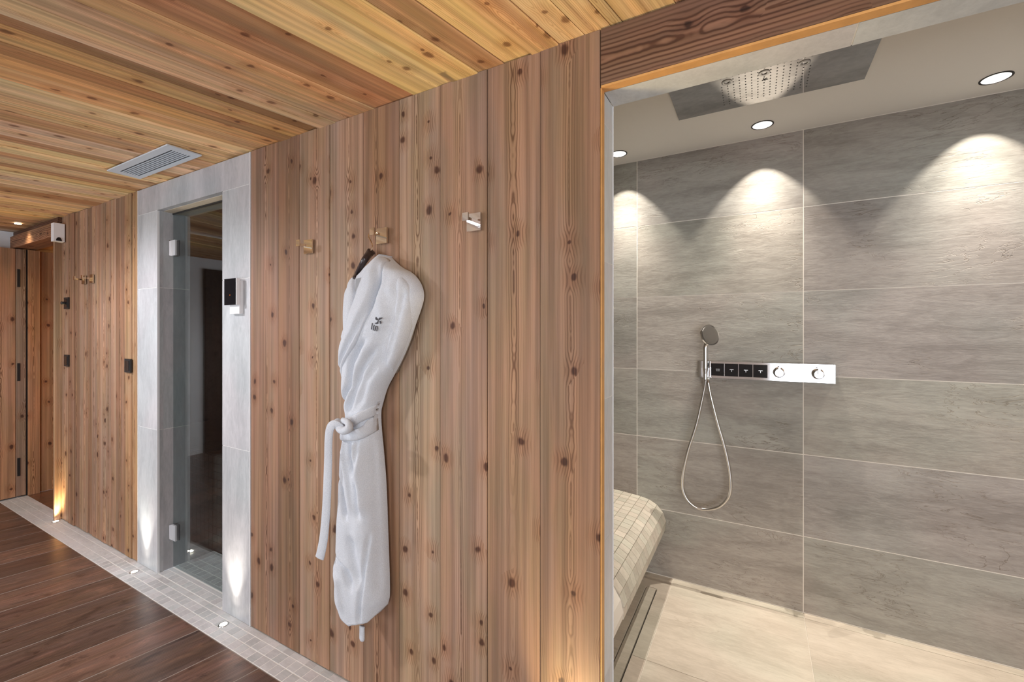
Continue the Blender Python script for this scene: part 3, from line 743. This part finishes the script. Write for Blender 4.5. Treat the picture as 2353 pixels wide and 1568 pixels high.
# walk the profile and lay the small tiles
pl = []
sp = smooth_path([(x, 0, z) for x, z in prof[1:]], 10)
acc = 0; cur = [sp[-1]]
L_ = 0.050; path = sp[::-1]; stations = [path[0]]; d = 0
for a, b_ in zip(path, path[1:]):
    seg = (b_ - a).length
    while d + seg >= L_:
        f_ = (L_ - d) / seg; p = a + (b_ - a) * f_; stations.append(p); a = p; seg = (b_ - a).length; d = 0
    d += seg
for i in range(len(stations) - 1):
    a, b_ = stations[i], stations[i + 1]
    tdir = (a - b_).normalized(); nrm = Vector((-tdir.z, 0, tdir.x)); 
    if nrm.z < 0 and i > 1: nrm = -nrm
    if i <= 1 and nrm.x < 0: nrm = -nrm
    me = bpy.data.meshes.new('tile'); bt = B()
    hw = 0.0237; h1 = (a - b_).length / 2 - 0.0010
    mid = Vector((0, 0, 0)); vs = []
    for (q, o_) in ((-h1, -0.004), (h1, -0.004), (h1, 0.001), (-h1, 0.001)):
        for yy in (-hw, hw):
            p = tdir * q + nrm * o_; vs.append(bt.verts.new((p.x, yy, p.z)))
    for f in ((0, 2, 4, 6), (1, 7, 5, 3), (0, 1, 3, 2), (2, 3, 5, 4), (4, 5, 7, 6), (6, 7, 1, 0)): bt.faces.new([vs[j] for j in f])
    bmesh.ops.recalc_face_normals(bt, faces=bt.faces[:]); bt.to_mesh(me); bt.free(); me.materials.append(M['mosaic_beige'])
    c0 = (a + b_) / 2
    yy = BY1 - 0.027
    while yy > 0.50 and c0.x > -0.86:
        k = 0.93 + 0.13 * random.random()
        inst('tile', me, bench, (c0.x, yy, c0.z), (k, k * 0.995, k * 0.98)); yy -= 0.0497

# ------------------------------------------------------------------ shower controls
YF = 1.355
cx0, cx1, cz0, cz1 = -0.2815, 0.322, 1.150, 1.238
ct = thing('shower_control_bar', 'chrome shower control bar with square buttons on the taupe wall', 'shower control', ((cx0 + cx1) / 2, YB, 1.195))
obj('body', box(B(), cx0, cx1, YF, YB - 0.0004, cz0, cz1), M['chrome'], ct, bevel=0.0025)
obj('front_glass', box(B(), cx0 + 0.062, cx1 - 0.005, YF - 0.0030, YF - 0.0004, cz0 + 0.011, cz1 - 0.008), M['chrome'], ct, bevel=0.0006, segs=1)
bx = cx0 + 0.066; bw = 0.0655
for i in range(4):
    bt = obj('button', box(B(), bx + i * bw, bx + (i + 1) * bw - 0.0025, YF - 0.0085, YF - 0.0032, cz0 + 0.013, cz1 - 0.010), M['black_gloss'] if i < 4 else M['chrome'], ct, bevel=0.0008, segs=1)
    m = B(); xc = bx + (i + 0.5) * bw
    box(m, xc - 0.009, xc + 0.009, YF - 0.0094, YF - 0.0086, 1.197, 1.1995)
    if i: box(m, xc - 0.0012, xc + 0.0012, YF - 0.0094, YF - 0.0086, 1.187, 1.197)
    else:
        for k in (-1, 0, 1): box(m, xc + k * 0.006 - 0.001, xc + k * 0.006 + 0.001, YF - 0.0094, YF - 0.0086, 1.187, 1.194)
    obj('symbol', m, M['steel'], bt)
for xc, nm in ((cx0 + 0.375, 'shutoff_knob'), (cx0 + 0.535, 'temperature_knob')):
    obj(nm, lathe(B(), [(0.026, -0.0033), (0.026, -0.020), (0.022, -0.028), (0.0205, -0.042), (0.018, -0.045), (0, -0.045)], (xc, YF, 1.193), 'Y'), M['chrome'], ct, smooth=True)
    obj('grip', box(B(), xc - 0.004, xc + 0.004, YF - 0.060, YF - 0.046, 1.193, 1.222), M['chrome'], ct, bevel=0.0015)
hk = B(); hx = xat(1622, 1.335)
box(hk, hx - 0.022, hx + 0.022, YF - 0.030, YF - 0.0005, 1.160, 1.205)
obj('holder', hk, M['chrome'], ct, bevel=0.006, segs=3)
# hand shower
HY = 1.300
def hp(u, v, y=HY): return onY(u, v, y)
hs = thing('hand_shower', 'chrome hand shower with a round head standing in the control bar holder', 'hand shower', hp(1622, 868))
p0, p1 = hp(1621, 872), hp(1621, 800)
obj('handle', tube(B(), smooth_path([p0, hp(1621, 850), hp(1621, 815), p1, hp(1623, 790) + Vector((0, 0.004, 0))], 5), [0.0105] * 5 + [0.0135] * 10 + [0.014] * 6, 14), M['chrome'], hs, smooth=True)
hc = hp(1629, 771, HY - 0.006)
hd = B(); lathe(hd, [(0, -0.012), (0.020, -0.011), (0.050, -0.003), (0.056, 0.004), (0.055, 0.010), (0, 0.0105)], (0, 0, 0), 'Y', 36)
Rm = Matrix.Rotation(math.radians(46), 4, 'Z') @ Matrix.Rotation(math.radians(-14), 4, 'X')
# face turned towards the room's left
bmesh.ops.transform(hd, matrix=Matrix.Translation(hc) @ Rm @ Matrix.Rotation(math.pi, 4, 'Z'), verts=hd.verts[:])
head = obj('head', hd, M['chrome'], hs, smooth=True)
fd = B(); lathe(fd, [(0, 0.0108), (0.047, 0.0108), (0.048, 0.0122), (0, 0.0128)], (0, 0, 0), 'Y', 32)
bmesh.ops.transform(fd, matrix=Matrix.Translation(hc) @ Rm @ Matrix.Rotation(math.pi, 4, 'Z'), verts=fd.verts[:])
obj('spray_face', fd, M['steel'], head, smooth=True)
hz = [hp(1621, 874), hp(1617, 900), hp(1600, 975), hp(1578, 1045), hp(1567, 1110), hp(1576, 1148), hp(1600, 1170), hp(1628, 1174), hp(1656, 1165), hp(1676, 1138), hp(1677, 1090), hp(1665, 1030), hp(1648, 970), hp(1633, 910), hp(1627, 876), Vector((hx + 0.006, YF - 0.020, 1.158))]
hz = [p + Vector((0, 0.02 * math.sin(math.pi * min(1, i / 13)), 0)) for i, p in enumerate(hz)]
obj('hose', tube(B(), smooth_path(hz, 8), 0.0080, 10), M['hose'], hs, smooth=True)

# ------------------------------------------------------------------ uplights in the mosaic
ulb = ('lit floor uplight at the foot of the far wooden door casing', 'lit floor uplight before the stone pier beyond the glass door', 'lit floor uplight before the stone pier carrying the control panel', 'floor uplight at the last wall board beside the shower opening', 'lit floor spot just inside the glass steam room door')
for i, ((a, b_), lb) in enumerate(zip(UPLIGHTS, ulb)):
    u = thing('floor_uplight', lb, 'lamp', (a, b_, 0), 'small round uplights let into the floor tiles')
    obj('ring', lathe(B(), [(0.0165, 0.0002), (0.0165, 0.0022), (0.0215, 0.0022), (0.0225, 0.0002)], (a, b_, 0)), M['steel'], u, smooth=True)
    obj('lens', lathe(B(), [(0, 0.0018), (0.0163, 0.0014), (0.0163, 0.0004)], (a, b_, 0)), M['lens'], u)
    e, col = ((24, (1, .74, .36)), (14.0, (1, .93, .80)), (15.0, (1, .93, .80)), (40.0, (1, .76, .42)), (0.6, (1, .93, .8)))[i]
    tgt = (a, b_ + 0.17, 1.0) if i < 4 else (a + 0.15, b_, 1.0)
    if i == 0: tgt = (a - 0.16, b_ + 0.06, 1.0)
    tgt = Vector((a, b_, 0)) + (Vector(tgt) - Vector((a, b_, 0))) * Vector((0.5, 0.18, 1.0))
    lamp('uplight_beam', 'SPOT', (a, b_, 0.004), e * 1.7, col, target=tgt, spot_size=math.radians(58), spot_blend=1.0, shadow_soft_size=0.014)
    lamp('uplight_lamp', 'SPOT', (a, b_, 0.004), e * 0.10, col, target=tgt, spot_size=math.radians(100), spot_blend=1.0, shadow_soft_size=0.014)

# ------------------------------------------------------------------ switches, sensor, control panel
def plate(cx, cz, lb, knob=False):
    s = thing('wall_switch', lb, 'switch', (cx, 0, cz), None)
    obj('plate', box(B(), cx - 0.042, cx + 0.042, -0.014, -0.0062, cz - 0.042, cz + 0.042), M['black'], s, bevel=0.0015)
    obj('rocker', box(B(), cx - 0.026, cx + 0.026, -0.017, -0.0142, cz - 0.030, cz + 0.030), M['black_gloss'], s, bevel=0.001)
    if knob: obj('knob', lathe(B(), [(0.010, -0.0172), (0.011, -0.035), (0.009, -0.038), (0, -0.038)], (cx - 0.01, 0, cz), 'Y'), M['black'], s, smooth=True)
plate(-4.385, 1.604, 'black square switch with a small knob, the upper one by the far doorway', True)
plate(-4.385, 1.186, 'black square switch below another by the far doorway')
plate(-3.375, 1.187, 'black square switch beside the stone pier of the steam room door')
sn = thing('motion_sensor', 'white boxy sensor with a dark lens under the ceiling by the far doorway', 'sensor', (-4.47, -0.0, 2.12))
obj('housing', box(B(), -4.492, -4.436, -0.064, -0.0065, 2.054, 2.186), M['white_plastic'], sn, bevel=0.007, segs=3)
sl = B()
vs = [sl.verts.new((-4.4352, -0.038 + 0.015 * math.cos(math.pi * k / 12), 2.058 + 0.026 * math.sin(math.pi * k / 12))) for k in range(13)]
f = sl.faces.new(vs); r_ = bmesh.ops.extrude_face_region(sl, geom=[f]); bmesh.ops.translate(sl, verts=[v for v in r_['geom'] if isinstance(v, bmesh.types.BMVert)], vec=(0.004, 0, 0))
obj('lens', sl, M['black_gloss'], sn)

cp = thing('control_panel', 'black and white steam control panel on the grey stone pier', 'control panel', (-2.19, 0, 1.56))
obj('backplate', box(B(), -2.232, -2.150, -0.020, -0.0012, 1.482, 1.640), M['white_plastic'], cp, bevel=0.002)
scn = obj('screen', box(B(), -2.250, -2.150, -0.036, -0.0205, 1.524, 1.650), M['black_gloss'], cp, bevel=0.002)
obj('side_frame', box(B(), -2.1495, -2.1455, -0.036, -0.0205, 1.524, 1.650), M['white_plastic'], cp, bevel=0.001, segs=1)
obj('status_light', box(B(), -2.203, -2.197, -0.0368, -0.0362, 1.569, 1.573), emis('status_amber', (1.0, 0.25, 0.03), 0.6), scn)

# ------------------------------------------------------------------ robe hooks
def hook(cx, cz, lb, mat):
    s = thing('wall_hook', lb, 'hook', (cx, 0, cz), 'square metal robe hooks on the plank wall')
    obj('plate', box(B(), cx - 0.027, cx + 0.027, -0.013, -0.0045, cz - 0.029, cz + 0.029), mat, s, bevel=0.0012)
    obj('arm', box(B(), cx - 0.010, cx + 0.010, -0.054, -0.0128, cz - 0.004, cz + 0.006), mat, s, bevel=0.001)
    obj('tip', box(B(), cx - 0.011, cx + 0.011, -0.060, -0.0545, cz - 0.006, cz + 0.020), mat, s, bevel=0.001)
hook(-1.654, 1.755, 'warm metal wall hook between the stone pier and the hanging robe', M['brass'])
hook(-1.227, 1.755, 'wall hook carrying the hanger of the white bathrobe', M['brass'])
hook(-0.811, 1.755, 'empty silver wall hook between the bathrobe and the shower opening', M['chrome'])
hook(-3.936, 1.755, 'small wall hook far off, closer to the stone door surround', M['brass'])
hook(-4.07, 1.755, 'small wall hook far off, closer to the far doorway', M['brass'])

# ------------------------------------------------------------------ hanger
HX, HYY = -1.227, -0.050
hg = thing('clothes_hanger', 'dark wooden clothes hanger inside the white bathrobe', 'hanger', (HX, HYY, 1.70))
PHI = math.radians(24)
adir = Vector((-math.cos(PHI), math.sin(PHI) * 0.15, 0))
neck = onY(852, 581, -0.075)
ctr = [(0, 0.012), (0.03, 0.010), (0.07, -0.010), (0.12, -0.050), (0.165, -0.098), (0.19, -0.125)]
lft = onY(816, 640, -0.055)
hookp = onY(848, 537, -0.058)
wr = [neck + Vector((0, 0, 0.008)), onY(856, 565, -0.070), onY(851, 552, -0.064), onY(847, 543, -0.060), Vector((HX - 0.012, -0.052, 1.7625)) + Vector((0, 0, 0.002)), Vector((HX + 0.004, -0.046, 1.7632)), Vector((HX + 0.014, -0.043, 1.756))]
obj('wire_hook', tube(B(), smooth_path(wr, 6), 0.0021, 8), M['brass'], hg, smooth=True)

# ------------------------------------------------------------------ bathrobe
# silhouettes read off the photograph, set at the depth where each side of the cloth turns away
YL, YR = -0.115, -0.045
Lp = [(857, 577), (842, 592), (826, 606), (800, 626), (780, 646), (765, 666), (762, 684), (764, 720), (766, 800), (761, 850), (762, 900), (768, 945), (768, 975), (763, 1000), (760, 1047), (756, 1118), (753, 1240), (748, 1330), (745, 1392), (756, 1416), (792, 1442)]
Rp = [(880, 577), (890, 592), (912, 612), (934, 624), (950, 640), (960, 660), (963, 682), (957, 708), (943, 748), (929, 790), (912, 830), (893, 866), (879, 893), (868, 930), (864, 950), (865, 985), (870, 1040), (876, 1118), (880, 1226), (884, 1360), (880, 1395), (866, 1440)]
Lw = [onY(u, v, YL) for u, v in Lp]; Rw = [onY(u, v, YR) for u, v in Rp]
Lw = smooth_path(Lw, 4); Rw = smooth_path(Rw, 4)
def interp(pts, z):
    if z >= pts[0].z: return pts[0].x
    for a, b_ in zip(pts, pts[1:]):
        if b_.z <= z <= a.z:
            f_ = (a.z - z) / max(1e-6, a.z - b_.z); return a.x + (b_.x - a.x) * f_
    return pts[-1].x
ZT = Lw[0].z - 0.004; ZB = min(Lw[-1].z, Rw[-1].z)
ZBmid = onY(842, 1458, -0.11).z
def smin(z, tab):
    for (z0, v0), (z1, v1) in zip(tab, tab[1:]):
        if z1 <= z <= z0: f_ = (z0 - z) / (z0 - z1); f_ = f_ * f_ * (3 - 2 * f_); return v0 + (v1 - v0) * f_
    return tab[0][1] if z > tab[0][0] else tab[-1][1]
DEP = [(1.72, 0.055), (1.62, 0.105), (1.45, 0.125), (1.20, 0.115), (1.045, 0.095), (0.90, 0.110), (0.60, 0.120), (0.25, 0.115), (0.10, 0.105)]
def span(z): return interp(Lw, z), interp(Rw, z)
def front0(x, z):
    xl, xr = span(z); c_ = (xl + xr) / 2; hw = max(0.004, (xr - xl) / 2)
    s = max(-1, min(1, (x - c_) / hw)); D = smin(z, DEP)
    return -(0.020 + (D - 0.02) * (1 - abs(s) ** 2.6) ** 0.5 * (1.0 - 0.10 * s))
def on_robe0(u, v):
    y = -0.08; p = onY(u, v, y)
    for _ in range(12):
        xl, xr = span(p.z); y = 0.5 * y + 0.5 * front0(max(xl + 0.002, min(xr - 0.002, p.x)), p.z); p = onY(u, v, y)
    return p
def crease(pts, width, depth):
    return ([on_robe0(u, v) for u, v in pts], width, depth)
CR = [
    crease([(889, 598), (867, 653), (848, 704), (822, 758), (798, 808), (782, 873), (778, 930)], 0.010, 0.012),
    crease([(838, 775), (822, 800), (806, 836), (796, 890), (789, 959)], 0.012, 0.014),
    crease([(860, 790), (848, 810), (822, 860), (805, 908), (795, 960)], 0.013, 0.012),
    crease([(896, 660), (892, 730), (866, 810), (835, 880), (815, 950)], 0.020, 0.008),
    crease([(934, 650), (920, 710), (905, 770), (893, 840)], 0.012, 0.010),
    crease([(915, 640), (903, 700), (885, 790), (872, 860)], 0.016, 0.007),
    crease([(787, 660), (786, 700), (784, 750), (776, 800)], 0.010, 0.012),
    crease([(778, 1000), (776, 1047), (782, 1120), (792, 1204)], 0.010, 0.013),
    crease([(803, 1008), (806, 1061), (810, 1100)], 0.009, 0.011),
    crease([(815, 1097), (819, 1150), (822, 1201)], 0.010, 0.009),
    crease([(760, 1060), (765, 1140), (774, 1226), (790, 1310), (806, 1368)], 0.013, 0.010),
    crease([(824, 1000), (821, 1045), (816, 1090)], 0.008, 0.007),
    crease([(850, 1218), (840, 1280), (830, 1350), (822, 1440)], 0.006, 0.007),
    crease([(862, 1000), (868, 1100), (871, 1230), (874, 1370)], 0.010, 0.007),
    crease([(800, 1230), (812, 1300), (822, 1360)], 0.018, 0.009),
]
RD = [
    crease([(820, 1000), (826, 1120), (835, 1190)], 0.020, -0.008),
    crease([(790, 1010), (797, 1120), (806, 1190)], 0.010, -0.006),
    crease([(910, 640), (896, 740), (880, 830)], 0.020, -0.006),
    crease([(770, 1240), (776, 1330), (785, 1410)], 0.014, -0.006),
]
def xline(P, z):
    for a, b_ in zip(P, P[1:]):
        if b_.z <= z <= a.z: f_ = (a.z - z) / max(1e-6, a.z - b_.z); return a.x + (b_.x - a.x) * f_
    return None
def disp(x, z):
    d = 0
    for P, wd, dp in CR + RD:
        xl = xline(P, z)
        if xl is None: continue
        e0 = min(1.0, (P[0].z - z) / 0.04, (z - P[-1].z) / 0.04); e0 = max(0, e0)
        d += 2.1 * dp * e0 * math.exp(-((x - xl) / wd) ** 2)
    d += 0.006 * (noise.noise(Vector((x * 16, z * 3.0, 2.0)))) + 0.004 * noise.noise(Vector((x * 30, z * 9, 5.0)))
    if z < 0.28: d += 0.004 * math.sin(x * 210 + 2 * math.sin(z * 9)) * min(1, (0.28 - z) / 0.12)
    return d
def span(z): return interp(Lw, z), interp(Rw, z)
def front(x, z):
    """front surface of the cloth: y at (x, z)"""
    xl, xr = span(z); c_ = (xl + xr) / 2; hw = max(0.004, (xr - xl) / 2)
    s = max(-1, min(1, (x - c_) / hw)); D = smin(z, DEP)
    prof_ = (1 - abs(s) ** 2.6) ** 0.5
    skew = 1.0 - 0.10 * s
    edge = (1 - s ** 6)
    return -(0.020 + (D - 0.02) * prof_ * skew) + disp(x, z) * edge
robe = thing('bathrobe', 'white terry bathrobe tied with a belt, hanging on the plank wall', 'bathrobe', ((Lw[-1].x + Rw[-1].x) / 2, -0.06, ZBmid))
NX, NZ = 72, 230
bm = B(); rows = []
for j in range(NZ + 1):
    fz = j / NZ; row = []
    zc = ZT + (ZBmid - ZT) * fz
    for i in range(NX + 1):
        s = -math.cos(math.pi * i / NX)
        # hem: rises to the outer edges as in the photo
        hemz = ZBmid + (0.135 * max(0, -s) ** 1.1 if s < 0 else 0.02 * s) + (0.0 if s < 0.8 else (s - 0.8) * 0.2)
        z = ZT + (hemz - ZT) * fz
        xl, xr = span(z); c_ = (xl + xr) / 2; hw = (xr - xl) / 2
        x = c_ + hw * s
        row.append(bm.verts.new((x, front(x, z), z)))
    rows.append((row, zc))
back = []
for row, zc in rows:
    br = []
    for i in range(0, NX + 1, 6):
        v = row[i]; s = -math.cos(math.pi * i / NX)
        br.append(bm.verts.new((v.co.x, -0.014 - 0.004 * abs(s), v.co.z)))
    back.append(br)
for j in range(NZ):
    A, C = rows[j][0], rows[j + 1][0]
    for i in range(NX): bm.faces.new((A[i], A[i + 1], C[i + 1], C[i]))
    a, c_ = back[j], back[j + 1]
    for i in range(len(a) - 1): bm.faces.new((a[i], c_[i], c_[i + 1], a[i + 1]))
    bm.faces.new((A[0], C[0], c_[0], a[0])); bm.faces.new((A[-1], a[-1], c_[-1], C[-1]))
for j, fl in ((0, False), (NZ, True)):
    A, a = rows[j][0], back[j]
    for k in range(len(a) - 1):
        try: bm.faces.new(A[6 * k:6 * k + 7] + [a[k + 1], a[k]])
        except ValueError: pass
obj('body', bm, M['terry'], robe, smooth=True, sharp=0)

def on_robe(u, v, off=0.0):
    y = -0.08; p = onY(u, v, y)
    for _ in range(12):
        xl, xr = span(p.z); xx = max(xl + 0.002, min(xr - 0.002, p.x))
        y = 0.5 * y + 0.5 * (front(xx, p.z) - off); p = onY(u, v, y)
    return p
def band(pts, wds, th, name, lift=0.004, n=14, steps=8, extra=None, lab=None):
    """padded cloth band laid over the robe front; pts in pixels, wds half width in m"""
    W = [on_robe(u, v) for u, v in pts]
    Pth = smooth_path(W, steps); N = len(Pth); bm = B(); rings = []
    for k, p in enumerate(Pth):
        a = Pth[max(0, k - 1)]; b_ = Pth[min(N - 1, k + 1)]
        t_ = Vector((b_.x - a.x, 0, b_.z - a.z)).normalized(); sd = Vector((t_.z, 0, -t_.x))
        if sd.x < 0: sd = -sd
        f_ = k / (N - 1) * (len(wds) - 1); i0 = min(int(f_), len(wds) - 2); hw = wds[i0] + (wds[i0 + 1] - wds[i0]) * (f_ - i0)
        ring = []
        for q in range(n + 1):
            s = -1 + 2 * q / n; x = p.x + sd.x * hw * s; z = p.z + sd.z * hw * s
            sl_, sr_ = span(z); sl0, sr0 = span(p.z); pc = max(sl0 + .004, min(sr0 - .004, p.x)); x = max(sl_ + .001, min(sr_ - .001, x))
            base = front(pc, p.z) * 0.35 + front(x, z) * 0.65
            tp = min(1.0, 0.12 + 5.0 * k / (N - 1), 0.12 + 5.0 * (1 - k / (N - 1)))
            y = base - lift - th * tp * (1 - s * s) ** 0.5 + (0.003 * noise.noise(Vector((x * 25, z * 12, 8.0))))
            if extra: y += extra(k / (N - 1), s)
            ring.append(bm.verts.new((x, y, z)))
        bk = [bm.verts.new((r.co.x, r.co.y + th * 1.2 + 0.004, r.co.z)) for r in (ring[-1], ring[0])]
        ring += bk; rings.append(ring)
    m_ = len(rings[0])
    for a, b_ in zip(rings, rings[1:]):
        for q in range(m_): bm.faces.new((a[q], a[(q + 1) % m_], b_[(q + 1) % m_], b_[q]))
    bm.faces.new(rings[0]); bm.faces.new(rings[-1][::-1])
    return obj(name, bm, M['terry'], robe, smooth=True, sharp=0, label=lab)
NL = smooth_path([on_robe(u, v, o_) for u, v, o_ in ((854, 577, 0.004), (848, 584, 0.010), (838, 598, 0.012), (828, 616, 0.012), (820, 630, 0.010), (814, 641, 0.004))], 5)
NL = [p for p in NL]
obj('shoulder_bar', tube(B(), NL, [0.009] + [0.018 - 0.009 * i / len(NL) for i in range(len(NL) - 2)] + [0.006], 12, flat=0.8), M['hanger'], hg, smooth=True)
# shawl collar: the inner (far) lapel first, then the one crossing over it
band([(826, 608), (815, 640), (808, 680), (803, 720), (798, 760), (792, 800)], [0.006, 0.016, 0.019, 0.019, 0.017, 0.012], 0.013, 'lapel', 0.001)
band([(875, 590), (862, 620), (845, 658), (824, 722), (803, 782), (790, 840), (782, 890), (778, 932)], [0.012, 0.027, 0.036, 0.038, 0.034, 0.026, 0.020, 0.016], 0.018, 'lapel', 0.004)
nk = B(); nk.faces.new([nk.verts.new(on_robe(u, v, 0.0135)) for u, v in ((817, 641), (830, 638), (824, 654), (816, 674))])  # grey patch painting in the shade of the open collar
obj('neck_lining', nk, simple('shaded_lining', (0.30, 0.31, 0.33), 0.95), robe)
# sleeve tucked down the side
band([(912, 634), (924, 660), (927, 695), (918, 745), (906, 795), (898, 836), (895, 856)], [0.006, 0.020, 0.027, 0.027, 0.024, 0.020, 0.012], 0.017, 'sleeve', -0.007)
band([(777, 655), (772, 700), (772, 760), (774, 820), (776, 860)], [0.016, 0.024, 0.024, 0.020, 0.010], 0.012, 'sleeve', -0.004)
# belt: two turns, knot and tails
band([(880, 930), (864, 941), (846, 950), (822, 962), (800, 975), (786, 984)], [0.010, 0.013, 0.016, 0.017, 0.018, 0.016], 0.012, 'belt', 0.006)
band([(884, 946), (866, 968), (850, 984), (828, 997), (806, 1000), (788, 994)], [0.012, 0.016, 0.018, 0.020, 0.020, 0.016], 0.013, 'belt', 0.008)
band([(768, 962), (776, 972), (788, 980)], [0.014, 0.016, 0.014], 0.012, 'belt', 0.006)
kn = smooth_path([onY(775, 966, -0.125), onY(780, 983, -0.140), onY(791, 990, -0.146), onY(802, 984, -0.144), onY(800, 972, -0.138), onY(788, 966, -0.134)], 6)
obj('knot', tube(B(), kn, [0.011 + 0.007 * math.sin(math.pi * i / (len(kn) - 1)) for i in range(len(kn))], 12, flat=0.8), M['terry'], robe, smooth=True, sharp=0)
tl_ = smooth_path([onY(784, 985, -0.142), onY(770, 976, -0.155), onY(759, 984, -0.16), onY(755, 1012, -0.155), onY(754, 1060, -0.14), onY(752, 1120, -0.135), onY(749, 1180, -0.13), onY(744, 1235, -0.13), onY(738, 1268, -0.13), onY(734, 1284, -0.13)], 7)
n_ = len(tl_)
obj('belt_tail', tube(B(), tl_, [0.0155 + 0.003 * (i / n_) for i in range(n_ - 1)] + [0.010], 12, flat=0.28, up=(0.3, -1, 0)), M['terry'], robe, smooth=True, sharp=0)
tl2 = smooth_path([onY(832, 1440, -0.07), onY(832, 1458, -0.07), onY(832, 1474, -0.07)], 5)
obj('belt_tail', tube(B(), tl2, [0.012] * 9 + [0.010, 0.006], 12, flat=0.6, up=(0, -1, 0)), M['terry'], robe, smooth=True, sharp=0)
# hem line


# embroidered pinwheel and letters on the chest
em = B()
def poly3(pts):
    vs = [em.verts.new(onY(*p, YE)) for p in pts]; em.faces.new(vs)
k_ = 60 / 1568
YE = min(on_robe(u, v).y for u in (856, 862, 868, 874) for v in (732, 745, 758)) - 0.0012
def E(px, py): return (840 + px * k_, 720 + py * k_)
for pg in ([(600, 230), (640, 240), (745, 410), (700, 440), (575, 365)], [(810, 270), (1000, 270), (985, 320), (800, 410), (760, 440)],
           [(530, 600), (660, 560), (760, 430), (790, 440), (730, 640), (650, 655)], [(830, 470), (900, 470), (940, 560), (925, 650), (890, 655), (860, 590)]):
    poly3([E(*q) for q in pg])
for (a, b_, c_, d_) in ((400, 600, 340, 980), (500, 740, 445, 1040), (600, 790, 548, 1070), (700, 800, 690, 960)):
    poly3([E(a - 24, b_), E(a + 24, b_), E(c_ + 24, d_), E(c_ - 24, d_)])
poly3([E(666, 955), E(716, 965), E(690, 1080), E(640, 1090)]); poly3([E(600, 780), E(705, 770), E(712, 810), E(610, 830)]); poly3([E(455, 790), E(520, 700), E(545, 740), E(480, 830)])
ex = bmesh.ops.extrude_face_region(em, geom=em.faces[:])
bmesh.ops.translate(em, verts=[v for v in ex['geom'] if isinstance(v, bmesh.types.BMVert)], vec=(0, 0.0008, 0))
obj('embroidery', em, M['thread'], robe, label='small grey pinwheel emblem over fine letters')
